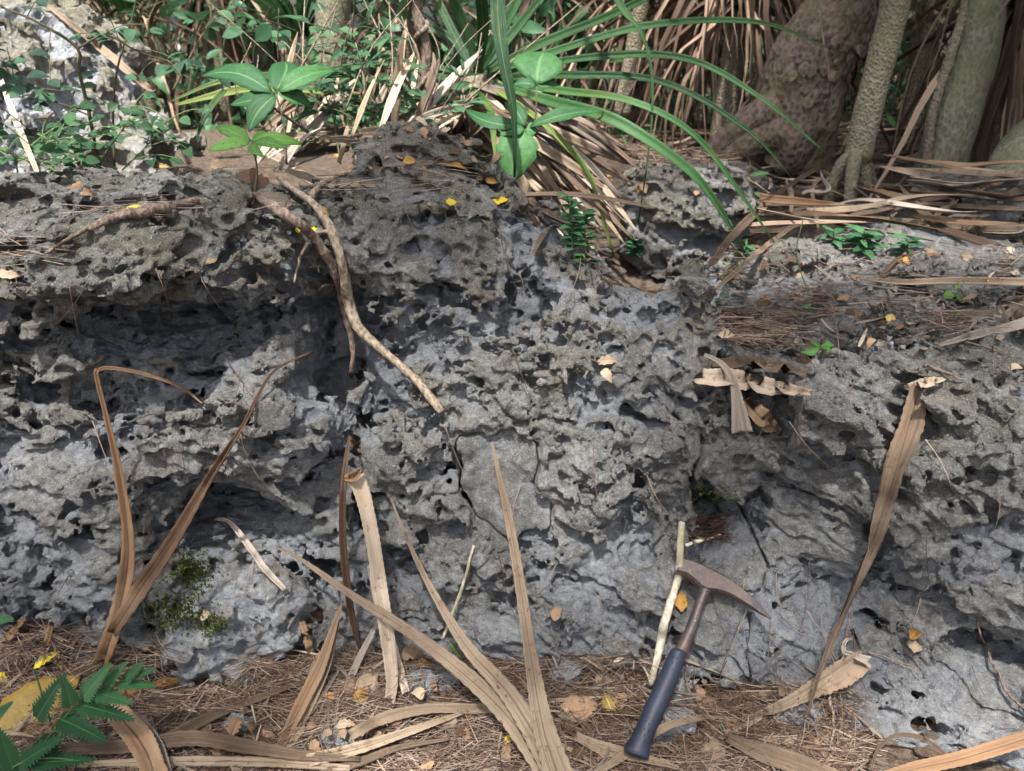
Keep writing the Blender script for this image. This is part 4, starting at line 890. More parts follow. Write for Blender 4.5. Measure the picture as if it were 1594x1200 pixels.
# two long blades that hang into the picture from above, and the yellow striped ones at left
for nm, pts, wp, m, lab in [('strap_leaf', [(800, -260, 1.9), (778, -80, 1.85), (775, 15, 1.8), (783, 90, 1.75), (800, 180, 1.72), (801, 276, 1.70)], (14, 26, 32, 32, 24, 4), M_BLADE, 'broad green strap leaf hanging straight down in front of the rosette'),
                            ('strap_leaf', [(900, -300, 2.0), (955, -20, 1.95), (998, 50, 1.9), (1015, 120, 1.88), (1012, 220, 1.86), (993, 350, 1.86)], (14, 22, 20, 9, 7, 2), M_BLADE, 'long thin green leaf hanging down in front of the dark background rock'),
                            ('strap_leaf', [(560, 150, 2.15), (480, 140, 2.1), (390, 138, 2.05), (330, 150, 2.0), (275, 163, 1.98)], (14, 16, 18, 18, 5), M_BLADEY, 'yellow edged strap leaf lying sideways beside the boulder, lower of two'),
                            ('strap_leaf', [(520, 115, 2.2), (420, 118, 2.15), (340, 128, 2.1), (268, 157, 2.05)], (12, 14, 12, 3), M_BLADEY, 'yellow edged strap leaf lying sideways beside the boulder, upper of two'),
                            ('strap_leaf', [(350, 140, 2.0), (330, 165, 1.95), (315, 190, 1.92), (305, 222, 1.9)], (10, 14, 12, 3), M_BLADE, 'short pale green strap leaf drooping beside the boulder')]:
    P = catmull([at(*p) for p in pts], 30); o = pix_blade(nm, pts, wp, m, None, P[0]); tag(o, lab, 'strap leaf', 'strap leaves behind the rock')
print('pandanus', round(time.time() - T0, 1))
# ================================================================== dead pandanus blades on the face and on the litter, one by one
def dead(label, strands, group=None, name='dead_leaf_blade', cat='dead leaf', base=None):
    """strands: (pixel path, widths px, material, profile, lift, bridge, serration, twist)"""
    built = []
    for s in strands:
        pix, wp, mat = s['p'], s['w'], s['m']; n = max(44, s.get('n', 34))
        low = min(q[1] for q in pix) > 1030
        P, tm = trace(pix, n, s.get('l', .006) + (.014 if low else 0), s.get('b'))
        if 'dz' in s: P = P + (norm(np.array([0, 0, CAMZ]) - P))*np.interp(np.linspace(0, 1, n), np.linspace(0, 1, len(s['dz'])), s['dz'])[:, None]
        W = wpx(wp, n, tm)*.76; tw = None
        if 't' in s: tw = np.interp(np.linspace(0, 1, n), np.linspace(0, 1, len(s['t'])), s['t'])
        built.append((P, W, mat, s.get('prof', 'w'), s.get('serr', .05), tw))
    if len(built) == 1:
        P, W, mat, pr, se, tw = built[0]; o = blade_obj(name, P, W, facing(P, .3), mat, pr, se, None, tw)
    else:
        o = empty(name, built[0][0][0])
        for P, W, mat, pr, se, tw in built: blade_obj('blade', P, W, facing(P, .3), mat, pr, se, o, tw, .0012, built[0][0][0])
    return tag(o, label, cat, group)
T, Pl, Br, Gy = M_TAN, M_PALE, M_BROWN, M_GREY
dead('two tall brown folded blades joined at the foot, leaning on the left rock', [
    dict(p=[(160, 1032), (188, 940), (200, 850), (186, 740), (166, 650), (150, 585), (152, 574)], w=(30, 33, 27, 20, 15, 9, 8), m=Br, prof='fold', b=(.012, .075), n=50),
    dict(p=[(151, 578), (166, 573), (205, 578), (250, 590), (285, 605), (315, 628)], w=(7, 7, 7, 6, 5, 2), m=Br, prof='fold', l=.05, b=(.07, .03)),
    dict(p=[(176, 985), (215, 925), (268, 845), (325, 748), (380, 660), (402, 615), (430, 575), (488, 546)], w=(22, 36, 28, 22, 14, 7, 5, 2), m=Br, prof='fold', b=(.025, .012), n=50)])
dead('pale serrated blade with a curled brown top standing below the dark cleft', [
    dict(p=[(553, 742), (566, 775), (580, 840), (592, 920), (604, 1000), (610, 1060), (606, 1096)], w=(34, 29, 28, 30, 30, 26, 20), m=M_PALE, prof='v', serr=.05, b=(.055, .012), n=70)])
dead('dark curled stub at the top of the pale serrated blade', [dict(p=[(540, 748), (552, 742), (562, 730)], w=(16, 20, 8), m=Br, prof='roll', l=.078, n=10)], name='curled_leaf_tip')
dead('narrow brown blade hanging down the dark cleft left of the pale serrated one', [
    dict(p=[(544, 678), (536, 740), (533, 820), (538, 890), (548, 960), (560, 1012)], w=(5, 11, 14, 15, 13, 6), m=Br, prof='fold', b=(.012, .02), n=40),
    dict(p=[(547, 682), (552, 690), (560, 704)], w=(3, 8, 4), m=Br, prof='w', l=.014, n=8)])
dead('splayed fan of three long tan blades rising from the bottom edge', [
    dict(p=[(872, 1215), (845, 1130), (826, 1020), (808, 900), (790, 800), (765, 688)], w=(60, 40, 24, 21, 17, 4), m=T, prof='fold', b=(.05, .035), n=60),
    dict(p=[(868, 1205), (795, 1085), (725, 1005), (665, 905), (630, 830), (608, 775)], w=(56, 40, 32, 17, 9, 3), m=T, prof='v', b=(.045, .035), n=60),
    dict(p=[(860, 1210), (775, 1098), (660, 1000), (545, 925), (470, 872), (430, 852)], w=(52, 40, 30, 22, 13, 3), m=T, prof='v', b=(.03, .09), n=60)])
dead('double folded brown blade leaning up from the litter to a sharp tip', [dict(p=[(436, 1165), (468, 1100), (500, 1035), (522, 970), (534, 936)], w=(16, 26, 26, 16, 3), m=Br, prof='fold', b=(.012, .03)), dict(p=[(450, 1168), (480, 1105), (508, 1040), (528, 965)], w=(12, 17, 15, 3), m=T, prof='fold', b=(.008, .025))])
dead('long thin straw blade running from the litter towards the leaning brown blade', [dict(p=[(262, 1152), (330, 1115), (400, 1088), (470, 1062), (532, 1050)], w=(26, 20, 14, 9, 4), m=T, prof='v', l=.010)])
dead('broad tan horizontal blade along the bottom edge with a dark brown end', [dict(p=[(95, 1168), (200, 1162), (300, 1150), (380, 1162), (470, 1176), (560, 1182)], w=(20, 26, 30, 28, 20, 8), m=T, prof='v', l=.018)])
dead('thin tan blade along the very bottom edge under the broad one', [dict(p=[(120, 1190), (250, 1186), (400, 1186), (545, 1196)], w=(10, 18, 20, 12), m=T, prof='w', l=.010)])
dead('wide rolled brown blade bending down out of the frame behind the fern', [dict(p=[(158, 1086), (190, 1120), (222, 1160), (246, 1215)], w=(36, 44, 48, 44), m=Br, prof='fold', l=.026), dict(p=[(186, 1100), (218, 1130), (242, 1165), (258, 1215)], w=(12, 28, 32, 30), m=Gy, prof='v', l=.020)])
dead('tan blade lying level behind the fan of three blades', [dict(p=[(545, 1145), (600, 1118), (670, 1103), (740, 1104), (800, 1100), (858, 1098)], w=(20, 24, 20, 18, 18, 14), m=Pl, prof='v', l=.010)])
dead('long tan blade lying from the bottom edge to the foot of the fan', [dict(p=[(480, 1185), (560, 1165), (640, 1138), (720, 1110)], w=(24, 22, 16, 6), m=T, prof='fold', l=.012)])
dead('narrow dull blade beside the loose greenish stone', [dict(p=[(500, 1205), (560, 1186), (620, 1164), (700, 1150)], w=(16, 18, 12, 5), m=T, prof='w', l=.008)])
dead('short grey blade propped behind the pale serrated blade', [dict(p=[(543, 1062), (562, 1020), (580, 985), (592, 955)], w=(14, 15, 10, 4), m=Gy, prof='fold', b=(.01, .02), n=20)])
dead('short pale blade crossing behind the foot of the pale serrated one', [dict(p=[(632, 1078), (622, 1040), (612, 1000), (604, 960)], w=(16, 15, 12, 4), m=Pl, prof='v', b=(.008, .02), n=20)])
dead('short pale strip just left of the pale serrated blade', [dict(p=[(574, 880), (582, 915), (590, 960)], w=(6, 12, 8), m=Pl, prof='v', l=.02, n=14)])
dead('thin grey blade bent over the low block with two holes', [dict(p=[(334, 808), (356, 812), (380, 840), (412, 885), (444, 918)], w=(4, 10, 13, 13, 9), m=Gy, prof='fold', l=.014, b=(.02, .02))])
dead('short brown blade stub wedged beside the low block', [dict(p=[(470, 968), (480, 1000), (490, 1036)], w=(12, 17, 14), m=Br, prof='w', l=.010, n=14)])
dead('long twisted pale blade hanging down the right rock', [dict(p=[(1432, 602), (1418, 650), (1404, 700), (1384, 770), (1362, 830), (1338, 885), (1312, 950), (1288, 1010), (1270, 1065), (1258, 1112)], w=(32, 46, 44, 33, 30, 24, 18, 11, 7, 4), m=T, prof='fold', b=(.02, .03), n=70, t=(.0, .3, -.3, -.1, .9, 1.3, .5, .4, .3))])
dead('pale folded flap caught on the ledge at the head of the twisted blade', [dict(p=[(1408, 604), (1436, 598), (1470, 590)], w=(10, 24, 6), m=Pl, prof='v', l=.012, n=12)])
dead('curled pale serrated blade lying at the foot of the right rock', [dict(p=[(1345, 1022), (1318, 1040), (1285, 1062), (1240, 1088), (1195, 1108), (1160, 1118)], w=(36, 50, 38, 26, 16, 5), m=Pl, prof='fold', serr=.07, l=.016, n=60, t=(.5, .2, 0, 0)), dict(p=[(1350, 1030), (1332, 1022), (1314, 1014), (1316, 998), (1326, 994)], w=(20, 12, 9, 6, 3), m=Gy, prof='roll', l=.03, n=16)])
dead('smooth pinkish blade lying across the notch, lower of two', [dict(p=[(1092, 588), (1140, 592), (1200, 604), (1262, 612)], w=(34, 44, 34, 12), m=Pl, prof='v', l=.018)])
dead('brownish blade lying across the notch behind the smooth pinkish one', [dict(p=[(1108, 566), (1160, 566), (1210, 572), (1256, 582)], w=(14, 30, 30, 12), m=T, prof='v', l=.010)])
dead('folded pale blade hanging head down in the notch', [dict(p=[(1096, 552), (1122, 566), (1140, 592), (1148, 630), (1154, 672)], w=(6, 12, 16, 28, 42), m=Gy, prof='fold', b=(.03, .03))])
dead('reddish brown torn blade in the bottom of the notch', [dict(p=[(1160, 622), (1180, 645), (1214, 672)], w=(22, 40, 12), m=Br, prof='v', l=.012, n=14)])
dead('long thin blade lying on the low rock at the right frame edge', [dict(p=[(1335, 432), (1400, 440), (1480, 438), (1610, 440)], w=(4, 13, 15, 15), m=T, prof='fold', l=.02, b=(.02, .03)), dict(p=[(1365, 438), (1380, 420), (1400, 402), (1422, 396)], w=(5, 9, 6, 3), m=T, prof='fold', l=.02, n=16)])
dead('grey brown blade resting on top of the right rock mass', [dict(p=[(1462, 538), (1510, 524), (1560, 514), (1610, 500)], w=(5, 17, 20, 26), m=Gy, prof='v', l=.018, b=(.01, .05))])
dead('curled brown blade end at the right edge above the rock', [dict(p=[(1575, 492), (1590, 508), (1612, 520)], w=(22, 26, 18), m=T, prof='roll', l=.04, n=12)])
dead('broad brown blade slanting out of the bottom edge right of the hammer', [dict(p=[(1132, 1148), (1180, 1170), (1240, 1190), (1300, 1215)], w=(18, 38, 42, 40), m=T, prof='v', l=.014)])
dead('straight brown blade entering at the bottom right corner', [dict(p=[(1352, 1218), (1420, 1198), (1500, 1180), (1610, 1146)], w=(20, 26, 28, 30), m=Br, prof='v', l=.03, b=(.03, .05))])
dead('thin arching blade in the bottom right corner', [dict(p=[(1356, 1200), (1366, 1168), (1392, 1146), (1430, 1148), (1464, 1170), (1490, 1200)], w=(4, 6, 7, 9, 9, 6), m=T, prof='fold', l=.03)])
dead('pale strip crossing the foot of the hammer grip', [dict(p=[(925, 1206), (965, 1180), (1000, 1155), (1040, 1130), (1090, 1118), (1122, 1116)], w=(10, 18, 17, 15, 12, 5), m=Pl, prof='v', l=.008)])
dead('pinkish blade pressed into the needles below the hammer grip', [dict(p=[(896, 1146), (940, 1166), (1000, 1180), (1056, 1196)], w=(16, 28, 18, 8), m=M_TAN, prof='v', l=.008)])
dead('small narrow blade by the left frame edge below the rock', [dict(p=[(-8, 1015), (20, 985), (38, 962)], w=(20, 17, 9), m=Br, prof='w', l=.012, n=14)])
dead('short broken blade upright in the needles left of the fern', [dict(p=[(60, 1040), (72, 1005), (80, 970)], w=(8, 13, 10), m=Br, prof='w', l=.015, n=14)])
dead('short brown scrap slanting in the needles above the fern', [dict(p=[(88, 1025), (104, 1046), (120, 1066)], w=(12, 14, 10), m=Br, prof='w', l=.014, n=14)])
# on the top of the outcrop and beyond it
dead('pale weathered blade lying on top of the rock behind the broad brown leaf', [dict(p=[(395, 238), (425, 243), (460, 262)], w=(10, 24, 8), m=Gy, prof='v', l=.012, n=14)])
dead('pale flattened stalks lying on top of the rock near its peak', [dict(p=[(505, 292), (540, 288), (585, 290)], w=(5, 9, 6), m=T, prof='w', l=.010, n=14)])
dead('long tan blade slanting from the notch edge up to the stilt roots', [dict(p=[(1105, 415), (1150, 360), (1210, 305), (1270, 265), (1335, 238)], w=(15, 18, 12, 9, 5), m=T, prof='fold', b=(.05, .25))])
dead('thin tan blade slanting upward beneath the first one behind the notch', [dict(p=[(1115, 450), (1150, 420), (1205, 375), (1270, 330)], w=(6, 13, 10, 5), m=T, prof='fold', b=(.02, .03))])
dead('long straight tan stalk slanting up to the right frame edge', [dict(p=[(1440, 275), (1490, 240), (1540, 200), (1610, 155)], w=(5, 10, 13, 14), m=T, prof='fold', b=(.02, .5))])
dead('long blade leaning from boulder top down to its foot', [dict(p=[(65, 2), (120, 45), (180, 95), (235, 140), (278, 162)], w=(6, 13, 18, 15, 6), m=Pl, prof='v', b=(.04, .02))])
dead('pale blade propped at the left foot of the boulder', [dict(p=[(2, 125), (18, 170), (40, 225), (58, 268)], w=(8, 12, 12, 9), m=Pl, prof='v', b=(.10, .03))])
# sunlit heap behind the left top, and the brown heap under the trees
def heap(n, box, ylen, label, group, ang, mats, seed, lift=.02, catn='dead leaf'):
    r_ = np.random.default_rng(seed); out = []
    for q in range(n):
        px, py = r_.uniform(box[0], box[2]), r_.uniform(box[1], box[3]); p = on(px, py)
        if p[1] > 6: continue
        L = r_.uniform(*ylen); a = R(r_.normal(*ang)); d = np.array([math.cos(a), math.sin(a), 0]); u = np.linspace(-.5, .5, 16)
        P = p + u[:, None]*L*d; P[:, 1] += .16*L*np.sin(u*r_.uniform(2, 6) + r_.uniform(0, 6)); up = r_.uniform(.004, lift) + np.abs(r_.normal(0, .16))*L*np.clip(u, 0, 1)
        P[:, 2] = np.maximum(gz(P[:, 0], P[:, 1]), p[2] - .02) + .008 + up
        W = np.interp(u, [-.5, -.3, .2, .5], [.012, .026, .022, .003])*r_.uniform(.4, 1.25)
        o = blade_obj('dead_leaf_blade', P, W, np.tile([0, -.4, 1.0], (16, 1)) + r_.normal(0, .35, 3), mats[q % len(mats)], ('v', 'w', 'fold')[q % 3], 0, None, np.linspace(0, r_.normal(0, .5), 16), .0009)
        out.append(tag(o, label, catn, group))
    return out
H1 = heap(76, (1165, 262, 1590, 372), (.2, .62), 'tan blade in the brown heap beneath the trees on the right', 'dead blades heaped under the trees', (8, 62), (M_TAN, M_SKIRT, M_TAN, M_SKIRT, M_BROWN, M_GREY, M_TAN, M_PALE), 5, .06)
H3 = heap(12, (850, 250, 950, 380), (.2, .5), 'narrow dead blade on the ground under the rosette', 'dead blades under the rosette', (-70, 20), (M_TAN, M_GREY, M_SKIRT), 8, .03)
H4 = heap(26, (1180, 175, 1590, 262), (.4, .9), 'dim dead blade on the shaded ground between the trunks', 'dead blades between the trunks', (10, 40), (M_SKIRT, M_TAN, M_SKIRT), 9, .05)
H5 = heap(26, (950, 130, 1180, 240), (.3, .7), 'dim dead blade on the ground behind the dark background rock', 'dead blades behind the dark rock', (10, 45), (M_SKIRT, M_TAN, M_FALLEN), 10, .04)
H2 = []
r2 = np.random.default_rng(6)
for q in range(40):
    x0, y0_ = r2.uniform(385, 640), r2.uniform(205, 268); a = R(r2.normal(42, 24)); L = r2.uniform(70, 190); yy = r2.uniform(1.75, 2.15); dy = r2.uniform(.0, .25)
    pts = [(x0, y0_, yy), (x0 + .5*L*math.cos(a), y0_ - .5*L*math.sin(a) - r2.uniform(0, 10), yy + dy*.5), (x0 + L*math.cos(a), y0_ - L*math.sin(a), yy + dy)]
    P = catmull([at(*p) for p in pts], 18); P[:, 2] = np.maximum(P[:, 2], gz(P[:, 0], P[:, 1]) + .01)
    W = np.interp(np.linspace(0, 1, 18), [0, .3, .8, 1], [.010, .024, .018, .003])*r2.uniform(.5, 1.2)
    o = blade_obj('dead_leaf_blade', P, W, facing(P, .4), (M_PALE, M_TAN, M_PALE, M_GREY)[q % 4], ('v', 'w', 'fold')[q % 3], 0, None, np.linspace(0, r2.normal(0, .6), 18), .0009)
    H2.append(tag(o, 'pale blade leaning in the heap behind the left top of the rock', 'dead leaf', 'pale dead blades behind the rock'))
print('blades', round(time.time() - T0, 1))

# ------------------------------------------------------------------ sticks
def stick(label, strands, mat, name='stick', cat='stick', bumps=.30, main=0):
    """strands: (pixel path, radii px, lift, bridge); the first is the main stem, the others its twigs"""
    out = []
    for pix, rp, lift, br in strands:
        n = 36; P, tm = trace(pix, n, lift, br); out.append((P, wpx(rp, n, tm)))
    P0 = out[0][0][0]; r_ = np.random.default_rng(int(rng.integers(1e6)))
    for k, (P, W) in enumerate(out):
        P = P + np.interp(np.linspace(0, 1, len(P)), np.linspace(0, 1, 9), r_.normal(0, .0012, 9))[:, None]
        W = W*np.interp(np.linspace(0, 1, len(P)), np.linspace(0, 1, 13), r_.uniform(.88, 1.16, 13))
        if len(out) == 1:
            o = tube_obj(name, P, W, mat, None, 10, bumps); return tag(o, label, cat)
        if k == 0: e = tag(empty(name, P0), label, cat)
        tube_obj('stem' if k == 0 else 'twig', P, W, mat, e, 10, bumps, P0)
    return e
stick('forked brown branch hanging over the rock with a cut end at mid height', [
    ([(428, 272), (455, 292), (488, 316), (515, 358), (532, 405), (540, 460), (556, 505), (600, 550), (645, 590), (690, 638)], (4, 5.5, 7, 7, 7.5, 8, 8, 7.5, 7, 7.5), .010, (.012, .012)),
    ([(484, 314), (492, 296), (512, 280), (538, 270)], (5.5, 5, 4.5, 4), .012, (.014, .01)), ([(518, 362), (495, 362), (478, 380), (464, 412), (458, 440)], (3, 2.6, 2.4, 2.2, 1.8), .012, (.012, .012))], M_TWIG)
stick('dark flaking root running beside the forked branch into the cleft', [([(402, 308), (435, 328), (470, 352), (500, 385), (524, 430), (540, 490), (549, 540), (547, 585)], (7, 8, 8, 8, 7, 5, 4.5, 3), .006, (.008, .006)), ([(505, 395), (518, 430), (530, 462)], (2, 2, 1.5), .006, None)], M_TWIGD, 'root', 'root')
stick('flaking dead branch lying flat on the left top of the rock', [([(138, 358), (180, 338), (230, 328), (275, 322), (308, 312)], (4, 7.5, 9, 8.5, 6), .008, (.008, .01)), ([(140, 352), (105, 372), (70, 395)], (4, 3, 2), .006, None)], M_TWIGD)
stick('pale mottled stick standing behind the hammer head', [([(1062, 812), (1060, 850), (1056, 895), (1040, 950), (1026, 1010), (1012, 1066)], (4.5, 5.5, 6, 6.5, 6.5, 5), .003, (.006, .010))], M_TWIGP)
stick('thin pale twig crossing the needle filled hollow', [([(1066, 850), (1090, 842), (1125, 830)], (2.5, 3, 2), .006, None)], M_TWIGP, 'twig', 'twig')
stick('thin grey green stem leaning on the rock behind the fan of blades', [([(737, 850), (722, 905), (706, 950), (688, 996)], (2, 2.5, 2.5, 2.2), .006, (.01, .006))], M_TWIGP, 'twig', 'twig')
stick('fine dark twig curving down the lower right rock', [([(1520, 968), (1540, 1020), (1570, 1075), (1606, 1120)], (1.6, 1.8, 2, 2), .006, None)], M_TWIGD, 'twig', 'twig')
stick('short dark twig in the hollow on top of the right rock', [([(1440, 568), (1470, 578), (1500, 590)], (2.5, 2.5, 1.8), .008, None)], M_TWIGD, 'twig', 'twig')
stick('wiry pale twig crossing the curled blade', [([(1350, 1016), (1400, 1030), (1436, 1054)], (1.2, 1.2, .9), .01, None)], M_TWIG, 'twig', 'twig')
stick('thin stalk standing before the curled blade foot', [([(1275, 1052), (1292, 1085), (1298, 1130), (1290, 1172)], (1.4, 2, 2, 1.5), .012, None)], M_TWIG, 'twig', 'twig')
stick('long bare twig slanting over the fern at the left edge', [([(0, 988), (50, 1010), (100, 1028), (150, 1048)], (1.6, 1.8, 1.6, 1.2), .012, None)], M_TWIGD, 'twig', 'twig')

# ------------------------------------------------------------------ geologist's hammer
def steel():
    nt = NT('worn_brown_steel'); ob = obj_coord(nt); n1 = nt.noise(ob, 22, 5, .65); n2 = nt.noise(ob, 160, 4, .7); n3 = nt.noise(ob, 420, 2, .6)
    c = nt.ramp(n1, [(.35, (.045, .040, .040)), (.55, (.095, .068, .058)), (.72, (.15, .095, .07))]); c = nt.mix(nt.ramp(n2, [(.58, 0.0), (.72, .6)]), c, (.22, .19, .17)); c = nt.mix(nt.ramp(n3, [(.68, 0.0), (.76, .7)]), c, (.45, .42, .38))
    b = nt.bump(n2, .0015, .5); bs = nt.bsdf(c, .48, b, .5); bs.inputs['Metallic'].default_value = .45; return nt.m
def grip_mat():
    nt = NT('blue_rubber_grip'); ob = obj_coord(nt); n1 = nt.noise(ob, 14, 4, .6); n2 = nt.noise(ob, 240, 3, .7)
    c = nt.ramp(n1, [(.3, (.012, .015, .026)), (.7, (.022, .028, .046))]); c = nt.mix(nt.ramp(n2, [(.60, 0.0), (.76, .4)]), c, (.10, .095, .085))
    nt.bsdf(c, .52, nt.bump(n2, .0008, .5), .35); return nt.m
def hammer():
    ms, mg = steel(), grip_mat()
    Pb = on(992, 1168, .030); Ph = on(1098, 905, .022); mid_t = [hit_t(1075, 960), hit_t(1050, 1010), hit_t(1150, 930), hit_t(1030, 1080)]
    X = np.array([1.0, 0, 0]); Yv = Ph - Pb; Nn = norm(np.cross(X, norm(Yv))); Nn = Nn if Nn[1] < 0 else -Nn
    # lift the plane until it clears the rock
    def onplane(px, py):
        d = ray(px, py); t = ((Pb - [0, 0, CAMZ]) @ Nn)/(d @ Nn); return pt(px, py, t), t
    need = 0
    for q in [(1060, 885), (1100, 900), (1150, 925), (1190, 955), (1085, 950), (1060, 1000), (1040, 1060), (1015, 1110)]:
        p, t = onplane(*q); need = max(need, t - hit_t(*q) + .022)
    Pb = Pb + Nn*max(0, need)*.9
    print('hammer lift', need)
    e = tag(empty('rock_hammer', Pb), 'steel pick hammer with dark blue dimpled grip leaning on the rock', 'hammer')
    def sweep(stations, prof, name, mat, smooth=True):
        """stations: (left px, right px, half thickness); sections across the outline, thickness along the plane normal"""
        n = len(stations); k = len(prof); V = np.zeros((n, k, 3))
        for i, (l, r, th) in enumerate(stations):
            a, _ = onplane(*l); b, _ = onplane(*r); c = (a + b)/2; h = (b - a)/2
            for j, (s, z) in enumerate(prof): V[i, j] = c + h*s + Nn*th*z
        V = V.reshape(-1, 3) - Pb; i = np.arange(n-1)[:, None]*k; j = np.arange(k)[None, :]; j2 = (j+1) % k
        Q = np.stack([i+j, i+j2, i+k+j2, i+k+j], -1).reshape(-1, 4); Vv = np.vstack([V, V[:k].mean(0), V[-k:].mean(0)]); Tt = []
        for q in range(k): Tt += [(n*k, (q+1) % k, q), (n*k+1, (n-1)*k+q, (n-1)*k+(q+1) % k)]
        return link(name, np_mesh(name, Vv, Q, Tt, smooth), mat, e)
    def dens(st, m):
        st = np.array([[*l, *r, th] for l, r, th in st]); u = np.linspace(0, 1, len(st)); w_ = np.linspace(0, 1, m); o = np.stack([np.interp(w_, u, st[:, c]) for c in range(5)], 1)
        for _ in range(2): o[1:-1] = .25*o[:-2] + .5*o[1:-1] + .25*o[2:]
        return [((a, b), (c, d), t) for a, b, c, d, t in o]
    oct_ = [(-1, -.6), (-1, .6), (-.8, 1), (.8, 1), (1, .6), (1, -.6), (.8, -1), (-.8, -1)]
    rnd = [(math.cos(a), math.sin(a)) for a in np.linspace(0, 2*math.pi, 20, endpoint=False)][::-1]
    # head: square poll at the left, long tapering pick to the right
    sweep([((1050, 891), (1056, 871), .0115), ((1053, 892.5), (1059, 870.5), .0125), ((1068, 897), (1073, 874), .0125)] + dens([((1068, 897), (1073, 874), .0125), ((1078, 905), (1086, 878), .0125), ((1087, 915), (1102, 885), .0125), ((1096, 921), (1116, 892), .012), ((1112, 921), (1130, 900), .0115), ((1130, 925), (1146, 911), .010), ((1150, 935), (1163, 924), .008), ((1172, 948), (1182, 941), .0055), ((1190, 959), (1195, 955), .003), ((1200, 964), (1201, 962.5), .001)], 40)[1:], oct_, 'head', ms, False)
    nb = NT('bright_worn_steel'); wn_ = nb.noise(obj_coord(nb), 300, 3, .7); q_ = nb.bsdf(nb.ramp(wn_, [(.35, (.16, .15, .145)), (.6, (.42, .41, .40))]), .35, None, .5); q_.inputs['Metallic'].default_value = .7
    sweep([((1048.6, 891.2), (1054.6, 870.4), .0112), ((1051.2, 892.2), (1057.2, 870.8), .0127)], oct_, 'striking_face', nb.m, False)
    shaft = sweep(dens([((1088, 912), (1112, 914), .0105), ((1087, 922), (1104, 926), .0095), ((1081, 940), (1096, 946), .0085), ((1068, 975), (1085, 981), .0085), ((1056, 1000), (1074, 1006), .0095), ((1044, 1018), (1067, 1026), .011)], 24), [(c*1.0, s_) for c, s_ in rnd], 'shaft', ms)
    gr = sweep([((1048, 1009), (1068, 1016), .010)] + dens([((1044, 1011), (1069, 1019), .0135), ((1036, 1028), (1063, 1038), .0145), ((1022, 1058), (1052, 1070), .0155), ((1005, 1095), (1036, 1106), .0160), ((990, 1130), (1020, 1140), .0160), ((979, 1152), (1012, 1162), .0165), ((971, 1164), (1011, 1177), .0175), ((972, 1170), (1009, 1182), .016)], 44) + [((978, 1174), (1003, 1182), .010)], rnd, 'grip', mg)
    # raised pimples of the grip in rows
    b = Bag(); pm = [(math.cos(a), math.sin(a)) for a in np.linspace(0, 2*math.pi, 7, endpoint=False)]
    for i in range(16):
        f = i/15; l = np.array([1040, 1022])*(1-f) + np.array([983, 1150])*f; r_ = np.array([1062, 1032])*(1-f) + np.array([1011, 1160])*f; th = .0140*(1-f) + .0160*f
        for j in range(3):
            s = (-.5, 0, .5)[j] + (.25 if i % 2 else -.0); 
            if abs(s) > .8: continue
            c2 = l*(.5 - s/2) + r_*(.5 + s/2); p, t = onplane(*c2); p = p + Nn*th*math.sqrt(1 - s*s) - Pb; rr = .0017; ax, ay = X, norm(Yv)
            V = np.array([p + ax*c*rr + ay*s2*rr*1.5 - Nn*.0008 for c, s2 in pm] + [p + ax*c*rr*.55 + ay*s2*rr*.8 + Nn*.0005 for c, s2 in pm]); k = 7
            Q = [(a, (a+1) % k, k + (a+1) % k, k + a) for a in range(k)]; V = np.vstack([V, p + Nn*.0006]); Tt = [(14, k + (a+1) % k, k + a) for a in range(k)]
            b.add(V, np.array(Q)[:, ::-1], np.array(Tt)[:, ::-1])
    o = b.build('grip_pimples', mg, gr); o['kind'] = 'stuff'
hammer()

# ------------------------------------------------------------------ fallen leaves, one by one
def fallen(px, py, lpx, wpx_, ang, mat, label, fold=.25, curl=.3, lift=.010, lean=.7, wav=.02, tip=1.3, group=None, roll=0.0, name='fallen_leaf', cat='fallen leaf'):
    if py > 1015 and lift < .02: lift = .020
    p = on(px, py, lift); t = hit_t(px, py) - lift; m = t/FPX; n_ = norm(norm(np.array([0, 0, CAMZ]) - p) + lean*np.array([0, 0, 1.0]) + np.array([math.sin(roll), 0, 0]))
    xr = norm(np.cross([0, 1, 0], n_) if abs(n_[0]) > .95 else np.array([1.0, 0, 0]) - n_*n_[0]); yr = np.cross(n_, xr); a = R(ang); yd = xr*math.cos(a) + yr*math.sin(a)
    V, Q, uv = leaf_arrays(lpx*m, wpx_*m, fold, curl, 14, tip, 7, wav, int(rng.integers(1e6))); V = V - [0, lpx*m*.5, 0]
    V, Q, uv = sheet(V, Q, uv, .0008, (14, 7)); B = basis(yd, n_); o = link(name, np_mesh(name, V @ B.T, Q, uv=uv), mat); o.location = p
    return tag(o, label, cat, group)
fallen(62, 1105, 150, 92, 62, M_KHAKI, 'large mustard coloured leaf lying under the fern', .08, .06, .022, .9, .02, 1.5)
